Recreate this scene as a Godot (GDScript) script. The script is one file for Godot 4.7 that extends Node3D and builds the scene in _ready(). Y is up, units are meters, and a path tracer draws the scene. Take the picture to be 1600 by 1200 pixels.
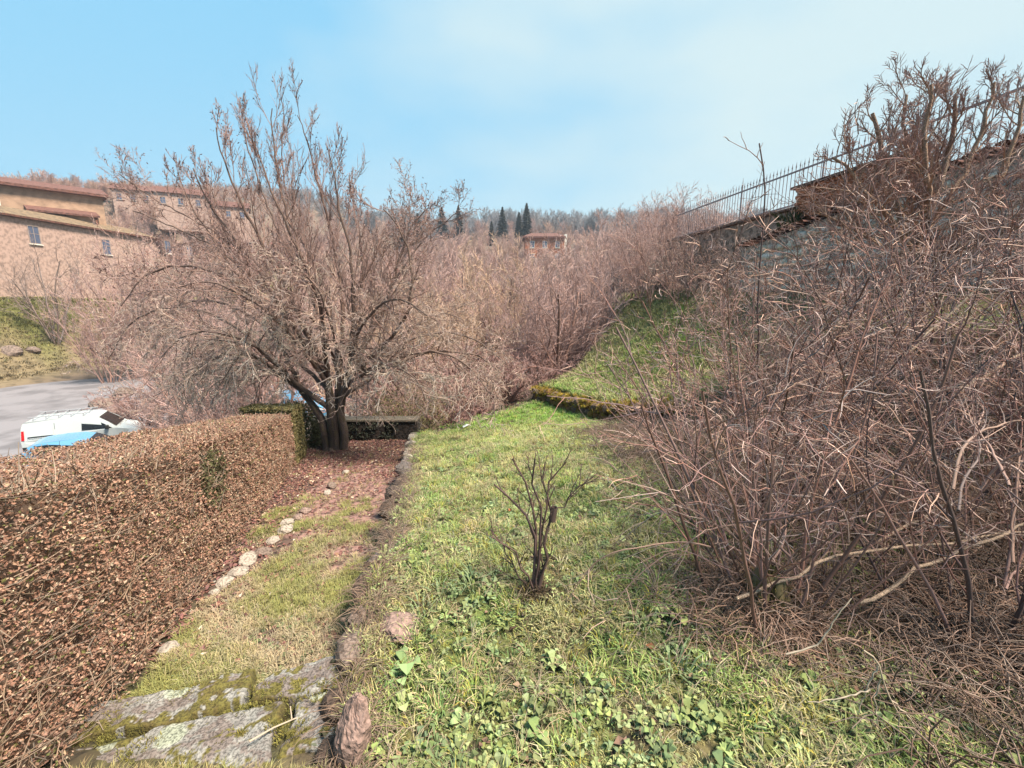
extends Node3D

# ---------------------------------------------------------------- constants
const EYE := 1.7
const FOCAL := 700.0            # pixels, for a 1600 x 1200 picture
const PITCH := 11.0
const FLOOR := -6.0         # level of the car park in the valley
var rng := RandomNumberGenerator.new()
var noise := FastNoiseLite.new()
var noise2 := FastNoiseLite.new()
var used := {}

# ---------------------------------------------------------------- geometry collector
class Geo:
	var v := PackedVector3Array()
	var n := PackedVector3Array()
	var c := PackedColorArray()
	var i := PackedInt32Array()

	func tube(pts: PackedVector3Array, r0: float, r1: float, sides: int, col: Color) -> void:
		var m := pts.size()
		if m < 2:
			return
		var base := v.size()
		var d: Vector3 = (pts[m - 1] - pts[0]).normalized()
		var a := d.cross(Vector3(0.31, 0.17, 0.93))
		if a.length_squared() < 0.01:
			a = d.cross(Vector3(1, 0, 0))
		a = a.normalized()
		for k in m:
			if k < m - 1:
				d = (pts[k + 1] - pts[k]).normalized()
			a = (a - d * a.dot(d)).normalized()
			var b := d.cross(a)
			var r := lerpf(r0, r1, float(k) / float(m - 1))
			for s in sides:
				var t := TAU * float(s) / float(sides)
				var q := a * cos(t) + b * sin(t)
				v.push_back(pts[k] + q * r)
				n.push_back(q)
				c.push_back(col)
		for k in m - 1:
			for s in sides:
				var s2 := (s + 1) % sides
				var p0 := base + k * sides + s
				var p1 := base + k * sides + s2
				i.push_back(p0); i.push_back(p0 + sides); i.push_back(p1)
				i.push_back(p1); i.push_back(p0 + sides); i.push_back(p1 + sides)

	# a stem with ridged bark
	func bark(pts: PackedVector3Array, r0: float, r1: float, sides: int, col: Color, f: FastNoiseLite, moss: Color) -> void:
		var m := pts.size()
		var base := v.size()
		var d: Vector3 = (pts[m - 1] - pts[0]).normalized()
		var a := d.cross(Vector3(0.31, 0.17, 0.93)).normalized()
		for k in m:
			if k < m - 1:
				d = (pts[k + 1] - pts[k]).normalized()
			a = (a - d * a.dot(d)).normalized()
			var b := d.cross(a)
			var r := lerpf(r0, r1, float(k) / float(m - 1))
			for s in sides:
				var t := TAU * float(s) / float(sides)
				var q := a * cos(t) + b * sin(t)
				var e := f.get_noise_3d(q.x * 9.0 + r0 * 90.0, k * 0.12, q.z * 9.0)
				var e2 := f.get_noise_3d(q.x * 3.0, k * 0.25 + r0 * 50.0, q.z * 3.0)
				v.push_back(pts[k] + q * r * (1.0 + 0.16 * e + 0.2 * e2))
				n.push_back((q * (1.0 + 0.8 * e) + b * e * 0.5).normalized())
				var cc := col * (1.0 + 0.7 * e)
				if e2 + 0.5 * e > 0.18: cc = cc.lerp(moss, 0.55)
				c.push_back(cc)
		for k in m - 1:
			for s in sides:
				var s2 := (s + 1) % sides
				var p0 := base + k * sides + s
				var p1 := base + k * sides + s2
				i.push_back(p0); i.push_back(p0 + sides); i.push_back(p1)
				i.push_back(p1); i.push_back(p0 + sides); i.push_back(p1 + sides)

	func quad(a: Vector3, b: Vector3, cc: Vector3, d: Vector3, col: Color = Color.WHITE) -> void:
		var base := v.size()
		var nn := (cc - a).cross(b - a).normalized()
		for p in [a, b, cc, d]:
			v.push_back(p); n.push_back(nn); c.push_back(col)
		for k in [0, 1, 2, 0, 2, 3]:
			i.push_back(base + k)

	func tri(a: Vector3, b: Vector3, cc: Vector3, col: Color = Color.WHITE) -> void:
		var base := v.size()
		var nn := (cc - a).cross(b - a).normalized()
		for p in [a, b, cc]:
			v.push_back(p); n.push_back(nn); c.push_back(col)
		for k in [0, 1, 2]:
			i.push_back(base + k)

	# box with its edges cut off by e
	func box(lo: Vector3, hi: Vector3, col: Color = Color.WHITE, e: float = 0.0) -> void:
		if e <= 0.0:
			var p := [Vector3(lo.x, lo.y, lo.z), Vector3(hi.x, lo.y, lo.z), Vector3(hi.x, hi.y, lo.z), Vector3(lo.x, hi.y, lo.z), Vector3(lo.x, lo.y, hi.z), Vector3(hi.x, lo.y, hi.z), Vector3(hi.x, hi.y, hi.z), Vector3(lo.x, hi.y, hi.z)]
			for f in [[1, 0, 3, 2], [4, 5, 6, 7], [0, 4, 7, 3], [5, 1, 2, 6], [3, 7, 6, 2], [0, 1, 5, 4]]:
				quad(p[f[0]], p[f[3]], p[f[2]], p[f[1]], col)
			return
		var mid := (lo + hi) * 0.5
		var h := (hi - lo) * 0.5
		var ee := minf(e, minf(h.x, minf(h.y, h.z)) * 0.9)
		# six faces shrunk, twelve edges, eight corners
		for ax in 3:
			for sg in [-1.0, 1.0]:
				var u := (ax + 1) % 3
				var w := (ax + 2) % 3
				var q := []
				for cs in [[-1, -1], [1, -1], [1, 1], [-1, 1]]:
					var p := mid
					p[ax] += sg * h[ax]
					p[u] += cs[0] * (h[u] - ee)
					p[w] += cs[1] * (h[w] - ee)
					q.append(p)
				if sg > 0: quad(q[0], q[3], q[2], q[1], col)
				else: quad(q[0], q[1], q[2], q[3], col)
		for ax in 3:
			var u := (ax + 1) % 3
			var w := (ax + 2) % 3
			for su in [-1.0, 1.0]:
				for sw in [-1.0, 1.0]:
					var a := mid; var b := mid; var cc := mid; var d := mid
					a[ax] -= h[ax] - ee; b[ax] += h[ax] - ee; cc[ax] += h[ax] - ee; d[ax] -= h[ax] - ee
					a[u] += su * h[u]; b[u] += su * h[u]; cc[u] += su * (h[u] - ee); d[u] += su * (h[u] - ee)
					a[w] += sw * (h[w] - ee); b[w] += sw * (h[w] - ee); cc[w] += sw * h[w]; d[w] += sw * h[w]
					if su * sw > 0: quad(a, d, cc, b, col)
					else: quad(a, b, cc, d, col)
		for sx in [-1.0, 1.0]:
			for sy in [-1.0, 1.0]:
				for sz in [-1.0, 1.0]:
					var a := mid + Vector3(sx * h.x, sy * (h.y - ee), sz * (h.z - ee))
					var b := mid + Vector3(sx * (h.x - ee), sy * h.y, sz * (h.z - ee))
					var cc := mid + Vector3(sx * (h.x - ee), sy * (h.y - ee), sz * h.z)
					if sx * sy * sz > 0: tri(a, cc, b, col)
					else: tri(a, b, cc, col)

	func mesh() -> ArrayMesh:
		var arr := []
		arr.resize(Mesh.ARRAY_MAX)
		arr[Mesh.ARRAY_VERTEX] = v
		arr[Mesh.ARRAY_NORMAL] = n
		arr[Mesh.ARRAY_COLOR] = c
		arr[Mesh.ARRAY_INDEX] = i
		var m := ArrayMesh.new()
		if v.size() > 0:
			m.add_surface_from_arrays(Mesh.PRIMITIVE_TRIANGLES, arr)
		return m

# ---------------------------------------------------------------- naming
func numbered(called: String) -> String:
	if not used.has(called):
		used[called] = 0
		return called
	used[called] += 1
	return "%s_%03d" % [called, used[called]]

func tag(o: Node, label: String, category: String, group: String = "", kind: String = "") -> void:
	if label != "": o.set_meta("label", label)
	if category != "": o.set_meta("category", category)
	if group != "": o.set_meta("group", group)
	if kind != "": o.set_meta("kind", kind)

func thing(called: String, label: String, category: String, at: Vector3 = Vector3.ZERO, group: String = "") -> Node3D:
	var o := Node3D.new()
	o.name = numbered(called)
	add_child(o)
	o.position = at
	tag(o, label, category, group)
	return o

func obj(called: String, m: Mesh, mat: Material, parent: Node = null) -> MeshInstance3D:
	var o := MeshInstance3D.new()
	o.mesh = m
	o.material_override = mat
	if parent == null:
		o.name = numbered(called)
		add_child(o)
	else:
		o.name = called
		parent.add_child(o, true)
	return o

func copy_of(o: Node3D, at: Vector3, turn: float, size: float, label: String = "") -> Node3D:
	var r: Node3D = o.duplicate()
	r.name = numbered(String(o.name).rstrip("0123456789_"))
	add_child(r)
	r.position = at
	r.rotation.y = turn
	r.scale = Vector3.ONE * size
	if label != "":
		r.set_meta("label", label)
	return r

func scatter(called: String, m: Mesh, mat: Material, xf: Array, cols: PackedColorArray, parent: Node = null) -> MultiMeshInstance3D:
	var mm := MultiMesh.new()
	mm.transform_format = MultiMesh.TRANSFORM_3D
	mm.use_colors = true
	mm.mesh = m
	mm.instance_count = xf.size()
	var buf := PackedFloat32Array()
	buf.resize(xf.size() * 16)
	var k := 0
	for q in xf.size():
		var t: Transform3D = xf[q]
		var b := t.basis
		var o := t.origin
		buf[k] = b.x.x; buf[k + 1] = b.y.x; buf[k + 2] = b.z.x; buf[k + 3] = o.x
		buf[k + 4] = b.x.y; buf[k + 5] = b.y.y; buf[k + 6] = b.z.y; buf[k + 7] = o.y
		buf[k + 8] = b.x.z; buf[k + 9] = b.y.z; buf[k + 10] = b.z.z; buf[k + 11] = o.z
		var c := cols[q]
		buf[k + 12] = c.r; buf[k + 13] = c.g; buf[k + 14] = c.b; buf[k + 15] = 1.0
		k += 16
	mm.buffer = buf
	var o2 := MultiMeshInstance3D.new()
	o2.multimesh = mm
	o2.material_override = mat
	o2.set_meta("kind", "stuff")
	if parent == null:
		o2.name = numbered(called)
		add_child(o2)
	else:
		o2.name = called
		parent.add_child(o2, true)
	return o2

# ---------------------------------------------------------------- pixel -> place
func ray(px: float, py: float) -> Vector3:
	var a := deg_to_rad(PITCH)
	var x := (px - 800.0) / FOCAL
	var y := (600.0 - py) / FOCAL
	return Vector3(x, y * cos(a) - sin(a), -(cos(a) + y * sin(a)))

func at_depth(px: float, py: float, s: float) -> Vector3:
	var r := ray(px, py)
	return r * (s / -r.z) + Vector3(0, EYE, 0)

func on_lawn(px: float, py: float) -> Vector3:
	# where the sight line meets the ground
	var r := ray(px, py)
	var t := 0.8
	while t < 60.0:
		var p := r * t + Vector3(0, EYE, 0)
		if p.y <= ground(p.x, -p.z):
			return p
		t += 0.02
	return r * t

# ---------------------------------------------------------------- terrain (s = distance ahead, = -z)
func sm(a: float, b: float, x: float) -> float:
	return smoothstep(a, b, x)

func path_y(s: float) -> float:
	if s < 1.95:
		return lerpf(0.0, -0.2, sm(1.0, 1.95, s))
	if s < 9.4:
		return -0.2 - (s - 1.95) * 0.158
	if s < 14.0:
		return -1.377
	return -1.377 - (s - 14.0) * 0.08

func lip(s: float) -> float:
	# how far the lawn stands above the path
	return 0.3 * sm(1.0, 2.6, s) * (1.0 - 0.65 * sm(6.0, 9.4, s))

func edge_x(s: float) -> float:
	# border between the path and the lawn, then between the lawn and the brambles
	var k := [[-4.0, -0.55], [1.2, -0.6], [1.9, -0.78], [2.8, -0.9], [5.1, -1.25], [9.4, -2.1], [12.9, 0.72], [18.0, 4.0], [26.0, 5.5], [60.0, 7.0]]
	for q in range(1, k.size()):
		if s < k[q][0]:
			return lerpf(k[q - 1][1], k[q][1], (s - k[q - 1][0]) / (k[q][0] - k[q - 1][0]))
	return 7.0

func hedge_x(s: float) -> float:
	return -1.27 - 0.322 * s

func wall_x(s: float) -> float:
	return 8.1 - 0.119 * s

func terrace(x: float, s: float) -> float:
	var a := Vector2(0.72, 13.0)
	var b := Vector2(2.3, 8.3)
	var d := (b - a).normalized()
	var nn := Vector2(-d.y, d.x)
	var q := (Vector2(x, s) - a).dot(nn)
	return 0.42 * sm(0.0, 0.1, q) * (1.0 - sm(3.0, 4.6, x)) * sm(6.6, 8.0, s)

func lawn_y(x: float, s: float) -> float:
	var e := edge_x(s)
	var l := path_y(s) + lip(s) + 0.085 * (x - e)
	l += noise.get_noise_2d(x * 14.0, s * 14.0) * 0.05 + noise.get_noise_2d(x * 50.0, s * 50.0 + 90.0) * 0.025
	if s > 6.5:
		l += terrace(x, s)
	var w := wall_x(s)
	return lerpf(l, 1.9, sm(w - 5.0, w - 0.1, x))

func left_y(x: float, s: float) -> float:
	var bump := noise.get_noise_2d(x * 20.0, s * 20.0 + 30.0) * 0.03
	if s < 9.4:
		var h := hedge_x(s) - 0.9
		var y := path_y(s) + bump
		if x < h:
			y -= 0.45 * (h - x)
		return maxf(y, FLOOR)
	var d := edge_x(s) - x
	return maxf(path_y(s) + lip(s) - 0.42 * d + bump * 3.0 + (0.42 * sm(12.9, 13.6, s)) , FLOOR)

func ground(x: float, s: float) -> float:
	return lawn_y(x, s) if x > edge_x(s) else left_y(x, s)

func far_y(x: float, s: float) -> float:
	var y := FLOOR
	y += 7.6 * sm(-44.5, -55.5, x)
	var rise := clampf(s - lerpf(40.0, 75.0, sm(-25.0, -40.0, x)), 0.0, 215.0)
	y += rise * 0.19
	y += 17.0 * sm(-62.0, -125.0, x) * sm(-20.0, 70.0, s)
	y += 9.5 * sm(3.0, 12.0, x) * (1.0 - sm(20.0, 70.0, s))
	y += noise.get_noise_2d(x * 1.5, s * 1.5) * 2.2 * sm(40.0, 90.0, s)
	return y

func grid_mesh(xs: Callable, nu: int, s0: float, s1: float, nv: int, hy: Callable, col: Callable) -> ArrayMesh:
	var g := Geo.new()
	for j in nv + 1:
		var s := lerpf(s0, s1, float(j) / nv)
		for k in nu + 1:
			var x: float = xs.call(s, float(k) / nu)
			var y: float = hy.call(x, s)
			g.v.push_back(Vector3(x, y, -s))
			g.c.push_back(col.call(x, s, y))
			g.n.push_back(Vector3.UP)
	for j in nv:
		for k in nu:
			var p := j * (nu + 1) + k
			g.i.append_array(PackedInt32Array([p, p + nu + 1, p + 1, p + 1, p + nu + 1, p + nu + 2]))
	for j in nv + 1:
		for k in nu + 1:
			var p := j * (nu + 1) + k
			var l := p - 1 if k > 0 else p
			var r := p + 1 if k < nu else p
			var d := p - (nu + 1) if j > 0 else p
			var u := p + (nu + 1) if j < nv else p
			var q := (g.v[r] - g.v[l]).cross(g.v[u] - g.v[d])
			g.n[p] = q.normalized() if q.length_squared() > 1e-12 else Vector3.UP
	return g.mesh()

# ---------------------------------------------------------------- materials
func grain(seed_: int, freq: float, lo: float, hi: float, size: int = 256) -> ImageTexture:
	var f := FastNoiseLite.new()
	f.seed = seed_
	f.frequency = freq
	f.fractal_octaves = 5
	f.fractal_gain = 0.6
	var im := f.get_seamless_image(size, size)
	im.convert(Image.FORMAT_RGB8)
	for y in size:
		for x in size:
			var v := im.get_pixel(x, y).r
			v = lerpf(lo, hi, clampf((v - 0.25) * 2.0, 0.0, 1.0))
			im.set_pixel(x, y, Color(v, v, v))
	return ImageTexture.create_from_image(im)

var tex := {}
func surface(c: Color, rough: float = 0.9, texname: String = "", scale_: float = 1.0, bump: float = 0.0) -> StandardMaterial3D:
	var m := StandardMaterial3D.new()
	m.albedo_color = c
	m.roughness = rough
	m.vertex_color_use_as_albedo = true
	m.cull_mode = BaseMaterial3D.CULL_DISABLED
	if texname != "":
		m.albedo_texture = tex[texname]
		m.uv1_triplanar = true
		m.uv1_world_triplanar = true
		m.uv1_scale = Vector3.ONE * scale_
		if bump > 0.0:
			m.heightmap_enabled = true
			m.heightmap_texture = tex[texname]
			m.heightmap_scale = bump
	return m

func lin(r: float, g: float, b: float) -> Color:
	return Color(r, g, b)

func jitter(c: Color, amount: float) -> Color:
	var f := 1.0 + rng.randf_range(-amount, amount)
	var w := rng.randf_range(-amount, amount) * 0.25
	return Color(maxf(c.r * (f + w), 0.0), maxf(c.g * f, 0.0), maxf(c.b * (f - w), 0.0))

func mixc(a: Color, b: Color, t: float) -> Color:
	return a.lerp(b, clampf(t, 0.0, 1.0))

# ---------------------------------------------------------------- branches
func rand_dir() -> Vector3:
	var z := rng.randf_range(-1, 1)
	var t := rng.randf() * TAU
	var r := sqrt(1.0 - z * z)
	return Vector3(r * cos(t), z, r * sin(t))

func grow(gs: Array, p: Vector3, d: Vector3, length: float, r: float, lvl: int, P: Dictionary, tips: Array) -> void:
	var nseg: int = P.seg[lvl]
	var step := length / nseg
	var pts := PackedVector3Array([p])
	var gn: float = P.gnarl[lvl]
	var up: float = P.up[lvl]
	var dirs := [d]
	for k in nseg:
		d = (d + rand_dir() * gn + Vector3(0, up, 0)).normalized()
		p += d * step
		pts.push_back(p)
		dirs.append(d)
	var r1: float = r * float(P.get("taper", 0.45))
	var g: Geo = gs[0] if lvl <= int(P.get("wood", 0)) else gs[1]
	var cols: Array = P.col
	g.tube(pts, r, r1, 3 if lvl > int(P.get("wood", 0)) else int(P.get("sides", 5)), jitter(cols[mini(lvl, cols.size() - 1)], float(P.get("tint", 0.3))))
	if lvl + 1 >= P.seg.size():
		tips.append([p, d])
		return
	var kids: int = P.kids[lvl]
	var fk := kids + rng.randi_range(-1, 1)
	var t0: float = P.t0[lvl]
	for k in fk:
		var t := lerpf(t0, 1.0, (float(k) + rng.randf()) / maxf(float(fk), 1.0))
		var q := clampf(t, 0.0, 0.999) * nseg
		var qi := int(q)
		var at := pts[qi].lerp(pts[qi + 1], q - qi)
		var dd: Vector3 = dirs[qi + 1]
		var side := dd.cross(rand_dir()).normalized()
		var ang: float = deg_to_rad(float(P.ang[lvl]) * rng.randf_range(0.6, 1.3))
		var cd := (dd * cos(ang) + side * sin(ang)).normalized()
		var cl: float = length * float(P.ratio[lvl]) * rng.randf_range(0.55, 1.2) * (1.15 - 0.5 * t)
		var cr := maxf(lerpf(r, r1, t) * rng.randf_range(0.45, 0.7), float(P.minr))
		grow(gs, at, cd, cl, cr, lvl + 1, P, tips)

# a limb along given points, with side branches
func limb(gs: Array, pts: PackedVector3Array, r0: float, r1: float, P: Dictionary, count: int, len0: float, t0: float, tips: Array) -> void:
	# smooth the hand-set points
	var cv := Curve3D.new()
	for k in pts.size():
		var a := pts[maxi(k - 1, 0)]
		var b := pts[mini(k + 1, pts.size() - 1)]
		cv.add_point(pts[k], (a - b) / 6.0, (b - a) / 6.0)
	var total := cv.get_baked_length()
	var m := maxi(6, int(total / 0.16))
	var out := PackedVector3Array()
	for k in m + 1:
		var q := cv.sample_baked(total * k / m)
		out.push_back(q + rand_dir() * 0.018 * (1.0 if k > 0 else 0.0))
	(gs[0] as Geo).tube(out, r0, r1, 7, jitter(P.get("limb", P.col[0]), 0.2))
	for k in count:
		var t := lerpf(t0, 0.99, (k + rng.randf()) / count)
		var q := t * m
		var qi := mini(int(q), m - 1)
		var dd := (out[qi + 1] - out[qi]).normalized()
		var side := dd.cross(rand_dir()).normalized()
		var ang := deg_to_rad(float(P.get("first", 45.0)) * rng.randf_range(0.5, 1.3))
		var cd := (dd * cos(ang) + side * sin(ang)).normalized()
		grow(gs, out[qi].lerp(out[qi + 1], q - qi), cd, len0 * rng.randf_range(0.5, 1.2) * (1.2 - 0.5 * t), maxf(lerpf(r0, r1, t) * 0.5, float(P.minr) * 1.6), 0, P, tips)

func stone_mesh(seed_: int, flat: float, fine: int = 1) -> ArrayMesh:
	# an angular stone of about 1 m: a ball cut by random planes
	var q := RandomNumberGenerator.new()
	q.seed = seed_
	var f := FastNoiseLite.new()
	f.seed = seed_
	f.frequency = 1.2
	var planes := []
	for k in 13:
		var z := q.randf_range(-1.0, 1.0)
		var t := q.randf() * TAU
		var r := sqrt(1.0 - z * z)
		planes.append([Vector3(r * cos(t), z, r * sin(t)), q.randf_range(0.36, 0.5)])
	var pts := PackedVector3Array()
	var nu := 13 * fine
	var nv := 8 * fine
	for j in nv + 1:
		var th := PI * j / nv
		for k in nu:
			var ph := TAU * (k + 0.5 * (j % 2)) / nu
			var d := Vector3(sin(th) * cos(ph), cos(th), sin(th) * sin(ph))
			var r := 0.56
			for pl in planes:
				var c: float = d.dot(pl[0])
				if c > 0.1: r = minf(r, float(pl[1]) / c)
			r *= 1.0 + 0.09 * f.get_noise_3dv(d * 3.0) + 0.05 * f.get_noise_3dv(d * 9.0) + (0.05 * f.get_noise_3dv(d * 22.0) if fine > 1 else 0.0)
			var b := d * r
			b.y *= flat
			pts.push_back(b)
	var g := Geo.new()
	for j in nv:
		for k in nu:
			var k2 := (k + 1) % nu
			var a := pts[j * nu + k]; var b := pts[j * nu + k2]
			var c := pts[(j + 1) * nu + k]; var d := pts[(j + 1) * nu + k2]
			for tr in [[a, c, b], [b, c, d]]:
				if (tr[0] as Vector3).distance_to(tr[1]) > 1e-5 and (tr[0] as Vector3).distance_to(tr[2]) > 1e-5 and (tr[1] as Vector3).distance_to(tr[2]) > 1e-5:
					g.tri(tr[0], tr[1], tr[2])
	return g.mesh()

func leaf_mesh(fold: float, wide: float) -> ArrayMesh:
	# a small leaf of length 1 along z, folded along its rib
	var g := Geo.new()
	var a := Vector3(0, 0, 0)
	var m := Vector3(0, -fold * 0.4, 0.5)
	var b := Vector3(0, 0.05, 1.0)
	var l := Vector3(-wide, fold, 0.45)
	var r := Vector3(wide, fold, 0.45)
	g.tri(a, m, l); g.tri(l, m, b); g.tri(a, r, m); g.tri(m, r, b)
	return g.mesh()

func tuft_mesh(seed_: int, blades: int, spread: float, height: float, width: float, lean: float) -> ArrayMesh:
	var q := RandomNumberGenerator.new()
	q.seed = seed_
	var g := Geo.new()
	for k in blades:
		var t := q.randf() * TAU
		var rr := spread * sqrt(q.randf())
		var p := Vector3(cos(t) * rr, 0, sin(t) * rr)
		var t2 := t + q.randf_range(-1.2, 1.2)
		var h := height * q.randf_range(0.5, 1.15)
		var o := Vector3(cos(t2), 0, sin(t2)) * h * lean * q.randf_range(0.3, 1.4)
		var w := Vector3(-sin(t2 + q.randf_range(-0.8, 0.8)), 0, cos(t2)) * width * 0.5
		var m := p + o * 0.35 + Vector3(0, h * 0.62, 0)
		var e := p + o + Vector3(0, h * (1.0 - 0.25 * lean), 0)
		var f := q.randf_range(0.75, 1.25)
		var cc := Color(f, f, f)
		g.quad(p - w, p + w, m + w * 0.8, m - w * 0.8, cc)
		g.tri(m - w * 0.8, m + w * 0.8, e, cc)
	return g.mesh()

func rosette_mesh(seed_: int, leaves: int, size: float, wide: float, lift: float) -> ArrayMesh:
	var q := RandomNumberGenerator.new()
	q.seed = seed_
	var g := Geo.new()
	for k in leaves:
		var t := TAU * k / leaves + q.randf_range(-0.3, 0.3)
		var d := Vector3(cos(t), 0, sin(t))
		var s := Vector3(-sin(t), 0, cos(t))
		var L := size * q.randf_range(0.6, 1.15)
		var up := lift * q.randf_range(0.5, 1.4)
		var a := d * L * 0.12
		var m := d * L * 0.55 + Vector3(0, up * L, 0)
		var e := d * L + Vector3(0, up * L * 0.75, 0)
		var w := s * L * wide
		var f := q.randf_range(0.75, 1.2)
		var cc := Color(f, f, f)
		var m2 := d * L * 0.8 + Vector3(0, up * L * 0.95, 0)
		var ml := m + w + Vector3(0, 0.06 * L, 0)
		var mr := m - w + Vector3(0, 0.06 * L, 0)
		var nl := m2 + w * 0.75 + Vector3(0, 0.05 * L, 0)
		var nr := m2 - w * 0.75 + Vector3(0, 0.05 * L, 0)
		g.tri(a, m, ml, cc); g.tri(a, mr, m, cc)
		g.quad(m, m2, nl, ml, cc); g.quad(mr, nr, m2, m, cc)
		g.tri(m2, e, nl, cc); g.tri(nr, e, m2, cc)
	return g.mesh()

func yaw_xf(p: Vector3, size: float, tilt: float = 0.0) -> Transform3D:
	var b := Basis(Vector3.UP, rng.randf() * TAU)
	if tilt > 0.0:
		b = Basis(rand_dir(), rng.randf() * tilt) * b
	return Transform3D(b.scaled(Vector3.ONE * size), p)

func any_xf(p: Vector3, size: float) -> Transform3D:
	return Transform3D(Basis(rand_dir(), rng.randf() * TAU).scaled(Vector3.ONE * size), p)

# ================================================================ scene
func _ready() -> void:
	rng.seed = 4711
	noise.seed = 3
	noise.frequency = 0.05
	noise2.seed = 21
	noise2.frequency = 0.05
	noise2.fractal_octaves = 4
	# --- camera
	var cam := Camera3D.new()
	cam.name = "camera"
	add_child(cam)
	cam.position = Vector3(0, EYE, 0)
	cam.rotation_degrees = Vector3(-PITCH, 0, 0)
	cam.fov = rad_to_deg(2.0 * atan(600.0 / FOCAL))
	cam.near = 0.05
	cam.far = 1500.0
	cam.current = true
	# --- sky, sun, exposure
	var env := Environment.new()
	env.background_mode = Environment.BG_SKY
	env.tonemap_mode = Environment.TONE_MAPPER_LINEAR
	env.tonemap_exposure = 7.0
	env.background_energy_multiplier = 0.155
	env.fog_enabled = true
	env.fog_density = 0.00045
	env.fog_light_color = Color(0.80, 0.87, 0.93)
	env.sdfgi_enabled = true
	env.ssao_enabled = true
	env.ssil_enabled = true
	var sky := Sky.new()
	var pan := PanoramaSkyMaterial.new()
	pan.panorama = sky_image()
	sky.sky_material = pan
	env.sky = sky
	var we := WorldEnvironment.new()
	we.name = "world_environment"
	we.environment = env
	add_child(we)
	var sun := DirectionalLight3D.new()
	sun.name = "sun"
	sun.light_energy = 0.5
	sun.light_color = Color(1.0, 0.95, 0.88)
	sun.light_angular_distance = 14.0
	sun.shadow_enabled = true
	add_child(sun)
	sun.look_at_from_position(Vector3(0.48, 0.82, 0.26) * 50.0, Vector3.ZERO)
	# --- shared textures
	tex["soil"] = grain(5, 0.03, 0.55, 1.25)
	tex["fine"] = grain(8, 0.08, 0.6, 1.2)
	tex["stone"] = grain(12, 0.02, 0.6, 1.2)
	tex["render"] = grain(15, 0.02, 0.82, 1.1)
	tex["mottle"] = grain(19, 0.05, 0.7, 1.2)
	build_terrain()
	build_far()
	build_buildings()
	build_right_wall()
	build_steps_and_edging()
	build_hedges()
	build_main_tree()
	build_shrubs()
	build_thicket()
	build_cars()
	build_ground_cover()
	build_small_things()

func sky_image() -> ImageTexture:
	var w := 768
	var h := 384
	var im := Image.create(w, h, false, Image.FORMAT_RGBF)
	var f := FastNoiseLite.new()
	f.seed = 77
	f.frequency = 1.1
	f.fractal_octaves = 5
	for y in h:
		var th := PI * (y + 0.5) / h
		var e := cos(th)
		for x in w:
			var az := (float(x) + 0.5) / w * TAU
			var d := Vector3(sin(az) * sin(th), e, -cos(az) * sin(th))
			var up := maxf(e, 0.0)
			# thin veil of cloud, thicker towards the sun's side and the horizon
			var q := Vector3(d.x, d.y * 2.6, d.z) * 1.25
			var n := f.get_noise_3dv(q) * 0.5 + 0.5
			var toward := clampf(d.dot(Vector3(0.82, 0.35, -0.45)) * 0.5 + 0.5, 0.0, 1.0)
			var veil := clampf((n - 0.34) * 1.4 + (toward - 0.58) * 2.0, 0.0, 1.0)
			veil = maxf(veil, pow(1.0 - up, 5.0) * 0.8 * sm(0.1, 0.7, toward))
			var blue := Color(0.25, 0.60, 0.88).lerp(Color(0.33, 0.66, 0.88), pow(1.0 - up, 3.0))
			var white := Color(0.64, 0.80, 0.84)
			var c := blue.lerp(white, veil)
			if e < 0.0:
				c = c.lerp(Color(0.35, 0.33, 0.28), sm(0.0, -0.25, e))
			im.set_pixel(x, y, c)
	return ImageTexture.create_from_image(im)

# ---------------------------------------------------------------- setting
func lawn_color(x: float, s: float, _y: float) -> Color:
	var a := noise2.get_noise_2d(x * 25.0, s * 25.0)
	var b := noise2.get_noise_2d(x * 90.0 + 50.0, s * 90.0)
	var c := mixc(Color(0.12, 0.15, 0.036), Color(0.18, 0.155, 0.06), a * 1.8 + 0.4)
	c = mixc(c, Color(0.075, 0.05, 0.03), b * 1.5 + 0.15)
	# leaf litter along the brambles
	if s > 8.8:
		c = mixc(c, Color(0.09, 0.055, 0.045), 1.0 - sm(0.25, 0.8, x - edge_x(s) + a * 0.6))
	return c

func left_color(x: float, s: float, _y: float) -> Color:
	var a := noise2.get_noise_2d(x * 25.0 + 11.0, s * 25.0)
	var b := noise2.get_noise_2d(x * 110.0, s * 110.0 + 40.0)
	var green := mixc(Color(0.105, 0.11, 0.03), Color(0.13, 0.10, 0.055), a * 1.6 + 0.5)
	var pink := Color(0.30, 0.165, 0.14)
	var litter := Color(0.085, 0.04, 0.035)
	var c := mixc(green, pink, sm(3.0, 4.4, s + a * 2.6))
	c = mixc(c, litter, sm(6.2, 8.0, s + a * 1.6))
	c = mixc(c, Color(0.055, 0.035, 0.025), b * 0.8)
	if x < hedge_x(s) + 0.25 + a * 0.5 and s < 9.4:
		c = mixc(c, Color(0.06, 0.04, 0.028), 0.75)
	if s >= 9.4:
		c = mixc(Color(0.09, 0.06, 0.045), Color(0.12, 0.09, 0.05), a + 0.5)
	return c

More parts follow.
